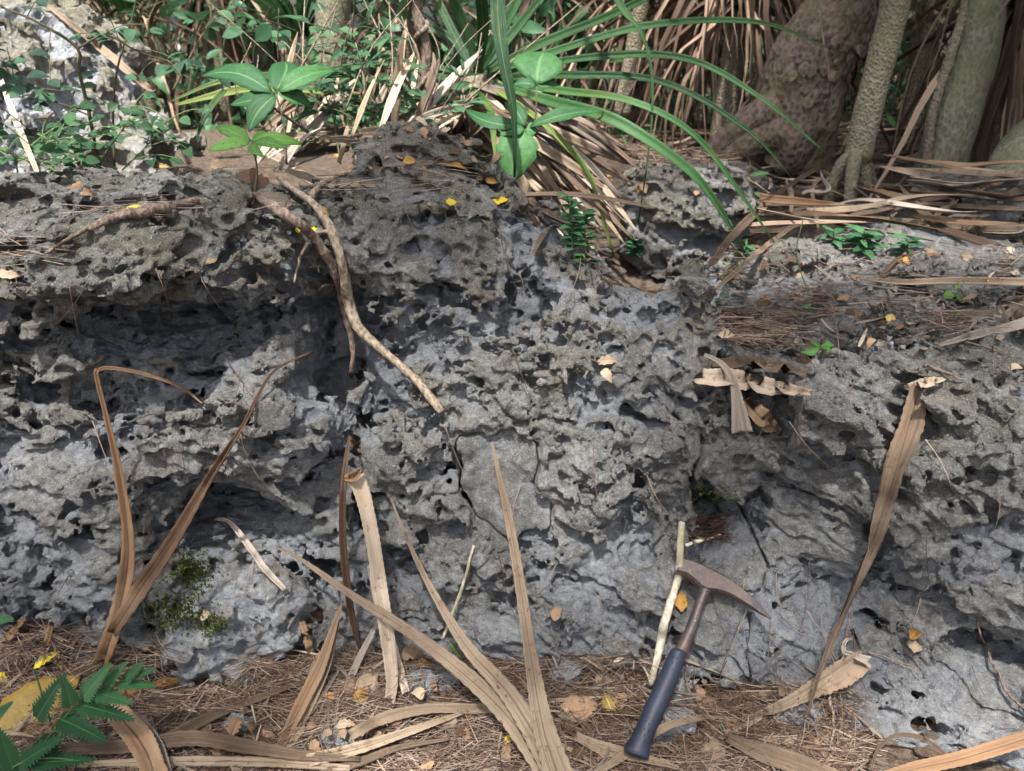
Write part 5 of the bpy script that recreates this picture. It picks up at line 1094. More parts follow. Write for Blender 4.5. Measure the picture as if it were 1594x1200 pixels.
for a in [(132, 300, 42, 24, 10, M_FALLEN, 'curled brown leaf on the left top of the rock', .6, .5), (400, 285, 66, 52, -14, M_BROWN, 'broad dark brown leaf propped on the rock beside the seedling', .1, .1), (425, 312, 54, 40, 30, M_GREY, 'broad dull leaf lying beneath the dark brown one', .15, .1),
          (700, 258, 58, 15, -4, M_ORANGE, 'rolled orange brown leaf in the groove at the peak of the rock', .8, .2), (638, 252, 22, 14, 10, M_ORANGE, 'small orange brown leaf on the peak of the rock', .4, .2), (778, 312, 32, 14, 18, M_YELLOW, 'bright yellow leaf on the slope near the peak', .2, .1), (703, 314, 18, 12, 0, M_YELLOW, 'small yellow leaf left of the bright yellow one', .2, .1),
          (492, 356, 17, 13, -30, M_YELLOW, 'small yellow green leaf beside the forked branch', .2, .1), (466, 358, 12, 10, 60, M_YELLOW, 'tiny yellow leaf behind the dark root', .2, .1), (212, 322, 28, 8, 20, M_YELLOW, 'narrow yellow leaf on the flaking dead branch', .3, .1), (252, 258, 26, 8, 0, M_KHAKI, 'narrow dull yellow leaf on the left skyline of the rock', .3, .1),
          (948, 562, 38, 17, 12, M_BUFF, 'tan boat shaped leaf lodged in a hole of the face', .5, .4), (946, 585, 26, 18, -50, M_BUFF, 'crumpled tan leaf hanging under the boat shaped one', .5, .6), (1062, 935, 36, 18, 80, M_ORANGE, 'orange leaf lodged beside the hammer shaft', .5, .2),
          (1422, 985, 26, 16, 62, M_ORANGE, 'curled tan leaf on the lower right rock, upper of two', .7, .5), (1426, 1003, 26, 16, -20, M_BUFF, 'curled tan leaf on the lower right rock, lower of two', .6, .5), (340, 258, 26, 18, 20, M_BUFF, 'pale tan leaf on the skyline left of the seedling', .2, .2), (1580, 574, 24, 12, 0, M_BUFF, 'pink tan leaf at the right edge on top of the rock', .2, .2),
          (320, 952, 30, 12, 82, M_BUFF, 'pointed pinkish tan leaf on the moss', .2, .2), (75, 1026, 44, 13, 48, M_YELLOW, 'narrow yellow leaf in the needles above the fern', .3, .1), (4, 1056, 24, 18, -30, M_YELLOW, 'bright yellow leaf at the left frame edge', .2, .1), (262, 1062, 48, 13, 18, M_ORANGE, 'rolled amber leaf touching the fern tip', .6, .1), (204, 1080, 40, 26, 10, M_ORANGE, 'amber leaf half under the fern', .2, .2),
          (82, 1132, 26, 11, 80, M_ORANGE, 'small orange leaf between the fern leaflets', .5, .1), (516, 1083, 26, 14, 18, M_ORANGE, 'small orange leaf right of the leaning brown blade', .3, .2), (452, 1054, 22, 17, 20, M_FALLEN, 'round brown leaf beside the low block', .2, .2), (575, 1070, 46, 40, -40, M_BUFF, 'pale round leaf at the foot of the pale serrated blade', .12, .2),
          (566, 1082, 34, 22, 20, M_ORANGE, 'orange leaf overlapping the pale round one', .3, .4), (545, 1072, 32, 26, 70, M_BUFF, 'pale torn leaf left of the orange one', .15, .2), (662, 1031, 24, 12, -14, M_ORANGE, 'orange leaf between the blades below the face', .2, .2), (642, 1020, 36, 22, 10, M_BUFF, 'dull buff leaf behind the orange one below the face', .2, .2), (735, 1038, 24, 8, -14, M_KHAKI, 'dull yellow leaf against the fan of blades', .3, .1),
          (950, 1100, 38, 22, -70, M_KHAKI, 'dull yellow leaf near the hammer grip', .2, .2), (905, 1105, 58, 44, 20, M_FALLEN, 'broad brown leaf between the fan and the hammer', .10, .1), (945, 1062, 40, 22, -30, M_BUFF, 'buff leaf against the rock behind the hammer grip', .2, .2), (1112, 1165, 38, 34, 70, M_BUFF, 'round buff leaf on needles right of the hammer grip', .12, .2), (1100, 1095, 44, 34, 10, M_FALLEN, 'dark reddish leaf in the hollow beside the hammer grip', .2, .2),
          (1205, 1112, 34, 28, -60, M_BUFF, 'tan leaf under the curled pale blade', .2, .2), (1000, 1085, 20, 10, 10, M_FALLEN, 'small brown leaf left of the hammer grip', .2, .2), (800, 1150, 34, 12, 25, M_YELLOW, 'yellow brown leaf beside the fan of blades', .3, .2), (760, 1060, 36, 26, -60, M_FALLEN, 'brown leaf behind the fan of blades', .2, .2), (490, 958, 36, 20, -10, M_BROWN, 'dark red brown leaf in the dark gap by the low block', .2, .1),
          (1198, 665, 24, 15, 10, M_BUFF, 'small pale leaf at the bottom of the notch', .2, .2), (1386, 494, 17, 14, 60, M_KHAKI, 'small dull yellow leaf on the low brownish rock', .2, .2), (868, 955, 26, 16, 60, M_FALLEN, 'brown leaf flat against the smooth rock toe', .1, .1), (1190, 470, 28, 17, 30, M_FALLEN, 'brown leaf on the soil behind the notch', .2, .2), (1130, 520, 30, 17, -10, M_BUFF, 'pale leaf on the soil behind the notch', .2, .2),
          (1405, 400, 26, 18, 20, M_ORANGE, 'orange leaf under the long thin blade', .3, .2), (330, 405, 20, 10, 40, M_BUFF, 'small pale scrap in the hollow of the left rock', .2, .2), (15, 424, 40, 16, 10, M_BUFF, 'tan scrap on the rock at the left frame edge', .2, .1), (505, 330, 22, 12, -40, M_ORANGE, 'small orange scrap below the fork of the branch', .2, .2)]:
    fallen(*a)
# small brown leaves scattered on the litter and on the ground behind
r5 = np.random.default_rng(55)
def scatter_leaves(n, box, lab, grp, mats, seed, ln=(16, 34)):
    r_ = np.random.default_rng(seed)
    for q in range(n):
        fallen(r_.uniform(box[0], box[2]), r_.uniform(box[1], box[3]), r_.uniform(*ln), r_.uniform(ln[0]*.6, ln[1]*.6), r_.uniform(0, 360), mats[q % len(mats)], lab, r_.uniform(.05, .5), r_.uniform(.1, .5), .009, 1.2, .03, 1.3, grp)
scatter_leaves(70, (0, 1075, 1300, 1195), 'small crumpled brown leaf among the needles in front of the rock', 'crumpled leaves in the front litter', (M_FALLEN, M_BUFF, M_FALLEN, M_BROWN), 1)
scatter_leaves(26, (1120, 380, 1590, 545), 'small dead leaf on the soil behind the lower rock mass', 'small leaves behind the lower rock', (M_BUFF, M_FALLEN, M_FALLEN), 2, (12, 24))
scatter_leaves(50, (420, 150, 1200, 300), 'small dead leaf on the ground behind the main rock', 'small leaves behind the main rock', (M_BUFF, M_FALLEN, M_ORANGE, M_FALLEN), 3, (14, 26))
print('leaves', round(time.time() - T0, 1))

# ------------------------------------------------------------------ needle litter: countless fine needles, joined
def needles(name, label, spots, mat, seed, seglen=(.05, .13), r=(.00038, .0007), lift=.004):
    """spots: (px, py) array; each needle lies on what its spot shows and bends a little"""
    r_ = np.random.default_rng(seed); b = Bag(); k = 4; L_ = []
    for px, py in spots:
        t = hit_cache(px, py); p = pt(px, py, t)
        if any(np.linalg.norm(p - q) < s*1.25 for q, s in STONES): continue       # the stones stay bare
        L_.append(p)
    p = np.array(L_); m = len(p)
    a = r_.normal(0, 1.0, m) + (r_.random(m) < .5)*np.pi; ln = r_.uniform(*seglen, m); u = np.linspace(-.5, .5, k)
    d = np.stack([np.cos(a), np.sin(a)*.75, np.zeros(m)], 1); nrm = np.stack([-np.sin(a), np.cos(a), np.zeros(m)], 1)
    bend = r_.normal(0, .16, m); pitch = r_.normal(0, .10, m)
    P = p[:, None, :] + d[:, None, :]*(u[None, :, None]*ln[:, None, None]) + nrm[:, None, :]*((u**2)[None, :, None]*(bend*ln)[:, None, None])
    P[:, :, 2] += (u[None]*(pitch*ln)[:, None]) + r_.uniform(.001, .014, m)[:, None] + .004
    g = gz(P[:, :, 0], P[:, :, 1]) + .002; P[:, :, 2] = np.maximum(P[:, :, 2], g)
    rad = r_.uniform(*r, m); tri = np.stack([np.cos(np.arange(3)*2.094), np.sin(np.arange(3)*2.094)], 1)
    up = np.array([0, 0, 1.0]); V = np.zeros((m, k, 3, 3)); prof = np.array([1, 1, .9, .4])
    for j in range(3): V[:, :, j] = P + (nrm[:, None, :]*tri[j, 0] + up*tri[j, 1])*(rad[:, None]*prof[None])[:, :, None]
    i = (np.arange(k-1)[:, None]*3 + np.arange(3)[None, :]); i2 = (np.arange(k-1)[:, None]*3 + (np.arange(3)[None, :] + 1) % 3); q = np.stack([i, i2, i2+3, i+3], -1).reshape(-1, 4)
    Q = (q[None] + (np.arange(m)*k*3)[:, None, None]).reshape(-1, 4); uv = np.tile(np.array([[.5, 0]]), (m*k*3, 1)); uv[:, 0] = np.repeat(r_.random(m), k*3); uv[:, 1] = np.repeat(r_.random(m)*9, k*3)
    o = link(name, np_mesh(name, V.reshape(-1, 3), Q, uv=uv), mat); return tag(o, label, None, None, 'stuff')
_hc = {}
def hit_cache(px, py):
    key = (int(px//7), int(py//7))
    if key not in _hc: _hc[key] = hit_t(key[0]*7 + 3.5, key[1]*7 + 3.5)
    return _hc[key]
def needle_mat(name, a, b, c3):
    nt = NT(name); uv = nt.n('ShaderNodeTexCoord').outputs['UV']; x = nt.n('ShaderNodeSeparateXYZ', {0: uv}).outputs[0]
    nt.bsdf(nt.ramp(x, [(0, a), (.55, b), (1, c3)]), .7, None, .2); return nt.m
M_NEED = needle_mat('fallen_needles', (.06, .036, .026), (.16, .105, .075), (.37, .29, .225))
def region(n, boxes, seed):
    r_ = np.random.default_rng(seed); o = []; wts = np.array([bb[4] for bb in boxes], float); wts /= wts.sum()
    for bb, m in zip(boxes, (wts*n).astype(int)): o.append(np.stack([r_.uniform(bb[0], bb[2], m), r_.uniform(bb[1], bb[3], m)], 1))
    return np.vstack(o)
needles('needle_litter', 'brown needles carpeting the ground in front of the rock', region(11500, [(-60, 1085, 1330, 1260, 10), (0, 1010, 260, 1090, 1.6), (380, 1030, 1000, 1100, 3.4), (1080, 1070, 1250, 1140, .8), (1060, 1150, 1330, 1260, 1.2), (30, 985, 130, 1030, .4)], 1), M_NEED, 1)
needles('needle_litter', 'brown needles strewn over the top of the main rock', region(150, [(650, 275, 730, 305, .7), (500, 280, 560, 315, 1.0), (140, 310, 420, 345, 1.2), (0, 370, 80, 425, 1.2), (250, 265, 420, 300, .9), (640, 260, 720, 300, .8), (1060, 440, 1100, 480, .4)], 2), M_NEED, 2, (.05, .12))
needles('needle_litter', 'brown needles on the soil behind the lower rock mass', region(1900, [(1120, 490, 1230, 545, 1.3), (1230, 450, 1300, 500, .5), (1440, 490, 1510, 520, .3), (1120, 390, 1590, 480, .7), (820, 215, 1130, 260, 2), (380, 195, 560, 245, 1.4), (1120, 240, 1590, 300, 1)], 3), M_NEED, 3, (.05, .13), (.0005, .0009))
needles('needle_litter', 'dark red needles packed into the hollow above the hammer', region(300, [(1072, 812, 1132, 850, 2.2), (1085, 1075, 1130, 1110, 1)], 4), needle_mat('dark_needles', (.03, .014, .011), (.075, .034, .026), (.15, .085, .06)), 4, (.015, .045))
# single long needles draped on the face
r6 = np.random.default_rng(66); nb = 0
for q in range(84):
    if q < 56: px, py = r6.uniform(20, 1560), r6.uniform(330, 1060)
    else: px, py = r6.uniform(1060, 1330), r6.uniform(880, 1130)
    a = r6.normal(-1.45, .45); L = r6.uniform(45, 120); c = r6.normal(0, .25)
    pts = [(px + math.cos(a + c*u)*L*u, py - math.sin(a + c*u)*L*u) for u in (0, .35, .7, 1)]
    P, tm = trace(pts, 14, .006, (.008, .012)); tube = tube_arrays(P - P[0], np.linspace(.0007, .00035, 14)*r6.uniform(.8, 1.2), 4)
    o = link('fallen_needle', np_mesh('fallen_needle', tube[0], tube[1], tube[2], uv=np.tile([[r6.random(), 0]], (len(tube[0]), 1))), M_NEED); o.location = P[0]
    tag(o, 'single dry needle hanging on the rock face', 'needle', 'dry needles draped on the rock face')
print('needles', round(time.time() - T0, 1))

# ------------------------------------------------------------------ crumbs of leaf and stone in the litter
def crumbs(name, label, spots, mat, seed, size, flat=.25):
    r_ = np.random.default_rng(seed); b = Bag()
    for px, py in spots:
        p = pt(px, py, hit_cache(px, py))
        if any(np.linalg.norm(p - q) < s_*1.2 for q, s_ in STONES): continue
        s = r_.uniform(*size); n = 7; a = np.sort(r_.uniform(0, 6.28, n)); rr = s*r_.uniform(.5, 1.2, n); z = r_.normal(0, .18, n)*s
        top = np.stack([np.cos(a)*rr, np.sin(a)*rr, z + s*flat], 1); bot = top*[.92, .92, 1] - [0, 0, s*flat*2]; V = np.vstack([top, bot, top.mean(0) + [0, 0, s*flat*.6], bot.mean(0)])
        B = basis(r_.normal(0, 1, 3)*[1, 1, .35], [0, -.3, 1.0]); i = np.arange(n); j = (i+1) % n
        b.add(V @ B.T + p + [0, 0, s*flat*.8 + .002], np.stack([i, i+n, j+n, j], 1)[:, ::-1], np.vstack([np.stack([i, j, np.full(n, 2*n)], 1), np.stack([j+n, i+n, np.full(n, 2*n+1)], 1)]))
    o = b.build(name, mat); tag(o, label, None, None, 'stuff')
    for pl in o.data.polygons: pl.use_smooth = False
def strips(name, label, spots, mat, seed, ln, wd):
    r_ = np.random.default_rng(seed); b = Bag()
    for px, py in spots:
        p = pt(px, py, hit_cache(px, py))
        if any(np.linalg.norm(p - q) < s*1.2 for q, s in STONES): continue
        L = r_.uniform(*ln); a = r_.uniform(0, 6.28); u = np.linspace(-.5, .5, 7); d = np.array([math.cos(a), math.sin(a)*.8, 0]); s = np.array([-d[1], d[0], 0])
        P = p + d*(u*L)[:, None] + s*(r_.normal(0, .25)*L*u*u)[:, None]; P[:, 2] += .008 + r_.uniform(0, .012) + r_.normal(0, .12)*L*u; P[:, 2] = np.maximum(P[:, 2], gz(P[:, 0], P[:, 1]) + .004)
        W = r_.uniform(*wd)*np.array([.5, .9, 1, 1, .9, .7, .3])*r_.uniform(.85, 1.15, 7); V, Q, uv = blade_arrays(P, W, np.tile(r_.normal(0, .4, 3) + [0, -.3, 1], (7, 1)), PROF[('v', 'w', 'fold')[r_.integers(3)]], 0, int(r_.integers(1e6)), np.linspace(0, r_.normal(0, .8), 7), 3)
        b.add(V, Q, None, uv + [r_.random()*5, r_.random()*5])
    tag(b.build(name, mat), label, None, None, 'stuff')
LB = [(-40, 1065, 1330, 1230, 6), (0, 1010, 260, 1080, .6), (380, 1030, 1100, 1090, 2)]
strips('leaf_shreds', 'tan shreds of dead blade tangled in the needle litter', region(130, LB, 31), M_TAN, 31, (.03, .13), (.002, .007))
strips('leaf_shreds', 'pale shreds of dead blade tangled in the needle litter', region(50, LB + [(1120, 400, 1590, 540, 2)], 32), M_PALE, 32, (.03, .11), (.002, .006))
strips('leaf_shreds', 'grey brown shreds of dead blade tangled in the needle litter', region(150, LB + [(1120, 400, 1590, 540, 2)], 33), M_GREY, 33, (.03, .12), (.002, .007))
rt_ = np.random.default_rng(34); bt = Bag()
for px, py in region(130, LB + [(1120, 400, 1590, 540, 1.5)], 34):
    p = pt(px, py, hit_cache(px, py)) + [0, 0, .008]; a = rt_.uniform(0, 6.28); L = rt_.uniform(.02, .09); d = np.array([math.cos(a), math.sin(a)*.8, rt_.normal(0, .08)]); Pq = p + d*np.linspace(-.5, .5, 5)[:, None]*L + rt_.normal(0, .0012, (5, 3))
    V, Q, Tt, uv = tube_arrays(Pq, np.full(5, rt_.uniform(.0008, .0022)), 6, .3, int(rt_.integers(1e6))); bt.add(V, Q, Tt, uv)
tag(bt.build('twig_litter', M_TWIGD), 'short broken twigs lying in the needle litter', None, None, 'stuff')
crumbs('stone_chips', 'small grey stone chips scattered in the needle litter', region(150, [(-20, 1060, 1330, 1200, 3), (1120, 400, 1590, 545, 2.5), (380, 1040, 900, 1090, 1)], 11), M_ROCK_DRY, 11, (.003, .011), .45)
crumbs('leaf_crumbs', 'broken bits of dead leaf mixed in the needle litter', region(900, [(-40, 1060, 1330, 1230, 5), (1120, 390, 1590, 545, 1.5), (0, 1000, 250, 1080, .5), (380, 190, 1120, 265, 1.6), (140, 270, 760, 330, .15)], 12), M_FALLEN, 12, (.0025, .0075), .05)
crumbs('bark_crumbs', 'pale bits of leaf and bark mixed in the needle litter', region(420, [(-40, 1060, 1330, 1230, 5), (1120, 390, 1590, 545, 1.5)], 13), M_GREY, 13, (.003, .010), .06)

# ------------------------------------------------------------------ moss
def moss(spots, seed, label):
    r_ = np.random.default_rng(seed); b = Bag(); M = leaf_mat('moss', (.03, .04, .008), (.15, .18, .03), .8, .1, .15, streak=False)
    V, Q, uv = leaf_arrays(.006, .0024, .3, .3, 3, 1.0, 3); m = []; l = []
    for px, py, rx, ry, n in spots:
        for _ in range(n):
            x, y = px + r_.normal(0, rx), py + r_.normal(0, ry); p = pt(x, y, hit_t(x, y, .9, 1.5)); l.append(p - [0, 0, .001]); yv = norm(r_.normal(0, .5, 3) + [0, -.5, .8]); m.append(basis(yv, r_.normal(0, 1, 3))*r_.uniform(.7, 1.8))
    VV, QQ, UU = many(V, Q, np.array(m), np.array(l), uv); tag(link('moss', np_mesh('moss', VV, QQ, uv=UU), M), label, None, None, 'stuff')
moss([(300, 890, 17, 16, 900), (275, 955, 26, 16, 1000), (330, 975, 14, 9, 300), (370, 1072, 20, 4, 220), (1105, 775, 22, 9, 260)], 3, 'olive green moss behind the low block')

# ------------------------------------------------------------------ living small plants
def sprig(name, label, base, leaves, stems, lm, sm, cat='plant', group=None):
    """leaves: (tip-centre world point, direction, normal, length, width); stems: (path, r0, r1)"""
    e = tag(empty(name, base), label, cat, group); base = np.asarray(base)
    for P, r0, r1 in stems: tube_obj('stem', P, np.linspace(r0, r1, len(P)), sm, e, 6, .1, base)
    cache = {}
    for p, d, n_, L, W in leaves:
        V, Q, uv = leaf_arrays(L, W, rng.uniform(.1, .3), rng.uniform(.05, .35), 12, 1.25, 5, .008, int(rng.integers(1e6))); V, Q, uv = sheet(V, Q, uv, .0005, (12, 5))
        link('leaf', np_mesh('leaf', V @ basis(d, n_).T + (np.asarray(p) - base), Q, uv=uv), lm, e)
    return e
def broad_seedling(label, root, hubpx, y0, leaves, lm, yroot=None, rr=.002):
    ph = on(*root); y0 = ph[1] if root[0] > 1100 else y0; pr = at(*root, y0 if yroot is None else yroot); h = at(*hubpx, y0); L = []
    for tx, ty, wpx_, dy in leaves:
        t3 = at(tx, ty, y0 + dy); d = t3 - h; ln = np.linalg.norm(d); L.append((h + d*.06, d, norm(np.array([0, -.55, 1.0]) + norm(np.array([0, 0, CAMZ]) - h)*.6), ln*1.0, wpx_*y0/FPX*1.02))
    P = catmull([pr, (pr + h)/2 + [.006, 0, 0], h], 12)
    return sprig('seedling', label, pr, L, [(P, rr*1.3, rr*.8)], lm, M_STEM)
broad_seedling('seedling with a whorl of light green leaves growing from the top of the rock', (397, 300), (392, 222), 1.36, [(468, 214, 24, .02), (325, 230, 22, -.01), (334, 192, 24, .05), (372, 196, 20, .10), (416, 196, 20, .10), (440, 226, 18, -.04), (410, 240, 16, -.05)], M_BRIGHT)
broad_seedling('seedling with large dull green leaves behind the whorled one', (446, 255), (430, 146), 1.72, [(312, 108, 38, .05), (440, 84, 44, .10), (520, 92, 34, .08), (388, 200, 34, -.05), (490, 160, 32, .05), (360, 160, 26, .0)], M_BROAD)
e = broad_seedling('tall seedling with heart shaped leaves standing right of the hanging strap leaf', (822, 240), (836, 134), 1.85, [(846, 78, 74, .06), (800, 128, 24, .0), (870, 130, 20, .02)], M_BROAD)
broad_seedling('low leafy seedling half hidden behind the hanging strap leaf', (800, 262), (818, 200), 1.82, [(792, 280, 62, -.06), (726, 158, 26, .04), (786, 152, 24, .05), (938, 156, 22, .02), (835, 205, 24, .0), (780, 208, 22, -.02)], M_BROAD)
broad_seedling('bright two leaved sprout on the low grey rock', (1488, 470), (1486, 458), 1.75, [(1468, 462, 16, 0), (1512, 446, 14, .02), (1496, 470, 10, -.02)], M_BRIGHT)
broad_seedling('bright small sprout between the stones behind the lower rock', (1280, 552), (1276, 542), 1.42, [(1248, 546, 12, 0), (1300, 528, 12, .03), (1262, 528, 9, .03), (1292, 546, 9, -.02)], M_BRIGHT)
broad_seedling('tiny green sprout in the needles right of the hammer', (1132, 1140), (1132, 1134), .875, [(1120, 1128, 9, .0), (1142, 1126, 9, .01), (1140, 1142, 9, -.01)], M_FERN)
def weed(label, root, top, y0, n, lpx, lm, spread=1.0, seed=0, group=None, name='weed', droop=0.2):
    """upright stem with opposite leaflets"""
    r_ = np.random.default_rng(seed); ph = on(*root); y0 = ph[1] if ph[1] < 4 else y0; pr = at(*root, y0) - [0, 0, .004]; h = at(*top, y0 + .01); P = catmull([pr, (pr + h)/2 + r_.normal(0, .006, 3), h], 12); L = []
    for q in range(n):
        f = (q + 1)/n; p = P[min(11, int(f*11))]; a = q*2.4 + r_.normal(0, .3); d = np.array([math.cos(a)*spread, math.sin(a)*spread, .35 - droop*(1-f)]); ln = lpx*y0/FPX*r_.uniform(.75, 1.2); L.append((p, d, np.array([0, -.4, 1.0]), ln, ln*.42))
    return sprig(name, label, pr, L, [(P, .0016, .001)], lm, M_STEMG, 'weed', group)
weed('dark green upright weed below the rosette skirt, left of two', (892, 400), (884, 305), 1.9, 34, 26, M_FERN, seed=1)
weed('dark green upright weed below the rosette skirt, right of two', (912, 405), (908, 330), 1.88, 26, 24, M_FERN, seed=2)
weed('low green weed by the foot of the rock slope', (988, 400), (984, 372), 1.75, 16, 24, M_FERN, seed=3)
weed('green lobed weed beside the tan heap', (1345, 395), (1346, 362), 2.0, 16, 32, M_FERN, seed=4, droop=.5)
weed('small green weed right of the lobed one', (1412, 396), (1414, 372), 2.0, 10, 26, M_FERN, seed=5, droop=.5)
weed('flat green weed on the needle strewn soil', (1254, 500), (1254, 482), 1.62, 12, 30, M_FERN, seed=6, droop=.5)
weed('thin weed with pale green leaves before the buttress roots', (1160, 340), (1166, 275), 2.3, 14, 34, M_BROAD, seed=7)
weed('small weed at the base of the drooping strap leaves', (1160, 400), (1162, 380), 1.9, 12, 20, M_FERN, seed=8)
weed('small green weed at the top of the soil slope', (1125, 470), (1120, 462), 1.55, 6, 12, M_FERN, seed=9)
weed('low bright weed on the soil at the right', (1490, 500), (1490, 490), 1.5, 12, 16, M_BRIGHT, seed=10)
weed('sprawling green weed right of the thin vine', (1300, 380), (1298, 360), 2.05, 10, 24, M_FERN, seed=11, droop=.5)
P = catmull([at(1232, 555, 1.45), at(1262, 480, 1.52), at(1240, 400, 1.6), at(1250, 340, 1.7)], 20)
tag(tube_obj('vine', P, np.full(20, .0012), M_STEMG, None, 5), 'thin trailing vine curving over the soil behind the notch', 'vine')

def shrub(name, label, stems, nleaf, lsz, lm, seed, spray, base, sm=M_STEM, cat='shrub', aspect=.62, top=1.0):
    """woody shrub: photo-traced stems with sprays of leaves along them"""
    r_ = np.random.default_rng(seed); e = tag(empty(name, base), label, cat); base = np.asarray(base); paths = []
    for pts, r0, r1 in stems: P = catmull([at(*q) for q in pts], 24); paths.append(P); tube_obj('stem', P, np.linspace(r0, r1, 24), sm, e, 6, .15, base)
    ls = []; twigs = Bag()
    for q in range(spray):
        P = paths[r_.integers(len(paths))]; i = r_.integers(5, 24); p = P[i]; a = r_.uniform(0, 6.28); d = norm(np.array([math.cos(a), math.sin(a)*.6, r_.normal(.1, .4)])); L = r_.uniform(.06, .16)
        tp = catmull([p, p + d*L*.5 + [0, 0, .01], p + d*L], 6); tw = tube_arrays(tp - base, np.linspace(.0012, .0007, 6), 4); twigs.add(tw[0], tw[1], tw[2], tw[3])
        for k in range(max(2, nleaf//spray)):
            f = r_.uniform(.25, 1); pp = p + d*L*f; b_ = a + (1 if k % 2 else -1)*r_.uniform(.6, 1.3); dd = norm(np.array([math.cos(b_), math.sin(b_), r_.normal(.05, .35)])); ls.append((pp, dd, norm(r_.normal(0, .45, 3) + [0, -.45, 1.0]), lsz*r_.uniform(.6, 1.2)))
    if spray: o = twigs.build('twigs', sm, e); o.location = (0, 0, 0); o['kind'] = 'stuff'
    protos = []
    for q in range(6): V, Q, uv = leaf_arrays(1, aspect, r_.uniform(.1, .35), r_.uniform(0, .4), 9, 1.0, 5); protos.append(np_mesh('leaf', V, Q, uv=uv)); protos[-1].materials.append(lm)
    rest = Bag(); order = sorted(range(len(ls)), key=lambda i: -ls[i][3])
    for c, i in enumerate(order):
        p, d, n_, s = ls[i]; B = basis(d, n_)*s
        if c < 290:
            o = bpy.data.objects.new('leaf', protos[c % 6]); C.objects.link(o); o.parent = e
            Mx = Matrix(np.vstack([np.c_[B, p - base], [0, 0, 0, 1]]).tolist()); o.matrix_local = Mx
        else: V, Q, uv = leaf_arrays(1, aspect, .2, .2, 5, 1.0, 3); rest.add(V @ B.T + (p - base), Q, None, uv)
    if rest.n: o = rest.build('leaves', lm, e); o.location = (0, 0, 0); o['kind'] = 'stuff'
    return e
b0 = at(155, 262, 1.78)
shrub('shrub', 'dark shrub with small round leaves in front of the pale boulder', [([(155, 262, 1.78), (140, 180, 1.78), (123, 110, 1.76), (121, 75, 1.75), (60, 35, 1.72), (0, 10, 1.7)], .0042, .002), ([(121, 75, 1.75), (165, 55, 1.76), (215, 80, 1.78), (280, 100, 1.8)], .0026, .001), ([(140, 180, 1.78), (90, 160, 1.76), (20, 150, 1.75)], .002, .001), ([(178, 258, 1.8), (176, 180, 1.82), (182, 110, 1.82), (205, 30, 1.84), (215, -20, 1.84)], .003, .0012), ([(150, 235, 1.78), (100, 215, 1.74), (40, 200, 1.72)], .002, .001)], 105, .040, M_SHRUB, 21, 35, b0)
b0 = at(120, 275, 1.62)
shrub('shrub', 'low bright green shrub along the left skyline of the rock', [([(120, 275, 1.64), (100, 240, 1.64), (70, 215, 1.64)], .002, .001), ([(140, 272, 1.64), (170, 230, 1.66), (200, 190, 1.68)], .002, .001), ([(190, 265, 1.66), (230, 225, 1.68), (262, 185, 1.7)], .002, .001), ([(30, 290, 1.6), (24, 250, 1.6), (10, 230, 1.6)], .002, .001), ([(90, 270, 1.62), (60, 240, 1.62), (85, 205, 1.64)], .002, .001)], 190, .032, M_TEAL, 22, 48, b0, M_STEMG)
b0 = at(560, 260, 1.9)
shrub('shrub', 'grey green fine leaved shrub beside the twisted vine', [([(560, 260, 1.9), (556, 180, 1.92), (570, 110, 1.95), (560, 60, 1.95)], .003, .001), ([(600, 250, 1.9), (610, 180, 1.94), (600, 120, 1.96), (622, 60, 2.0)], .0026, .001), ([(530, 255, 1.9), (520, 190, 1.95), (500, 120, 1.98), (505, 40, 2.0)], .0026, .001), ([(575, 230, 1.9), (540, 180, 1.9), (500, 165, 1.92)], .002, .001), ([(640, 240, 1.95), (645, 190, 1.98), (690, 160, 2.0)], .002, .001)], 330, .05, M_TEAL, 23, 54, b0, aspect=.32)
b0 = at(470, 120, 2.5)
shrub('shrub', 'sparse leaved shrub behind the large leaved seedling', [([(455, 190, 2.4), (450, 120, 2.4), (470, 60, 2.4), (450, -10, 2.4)], .003, .001), ([(500, 190, 2.5), (510, 110, 2.5), (540, 40, 2.5), (600, -10, 2.5)], .003, .001), ([(400, 150, 2.5), (395, 80, 2.5), (420, 10, 2.5)], .0026, .001)], 64, .060, M_TEAL, 24, 26, b0)
b0 = at(250, 150, 3.2)
shrub('shrub', 'loose green shrub in the shade right of the boulder', [([(270, 140, 3.2), (300, 80, 3.2), (330, 20, 3.2), (320, -40, 3.2)], .004, .0015), ([(350, 130, 3.3), (350, 60, 3.3), (380, 0, 3.3)], .004, .0015), ([(240, 90, 3.2), (230, 40, 3.2), (250, -10, 3.2)], .004, .0015)], 70, .07, M_SHRUB, 25, 26, b0)
# bare twigs tangled left of the vine
r7 = np.random.default_rng(77); B7 = at(560, 240, 1.95); e = tag(empty('dry_shrub', B7), 'tangle of thin bare twigs left of the twisted vine', 'shrub')
for q in range(30):
    x0, y0_ = r7.uniform(420, 720), r7.uniform(170, 262); x1, y1 = x0 + r7.normal(10, 90), r7.uniform(-40, 90); dd = r7.uniform(1.85, 2.35)
    P = catmull([at(x0, y0_, dd), at((x0+x1)/2 + r7.normal(0, 26), (y0_+y1)/2, dd + r7.normal(0, .05)), at(x1, y1, dd + r7.normal(0, .1))], 16)
    tube_obj('twig', P, np.linspace(r7.uniform(.0014, .0045), .0011, 16), (M_TWIG, M_TWIGD, M_TWIG)[q % 3], e, 5, .15, B7)
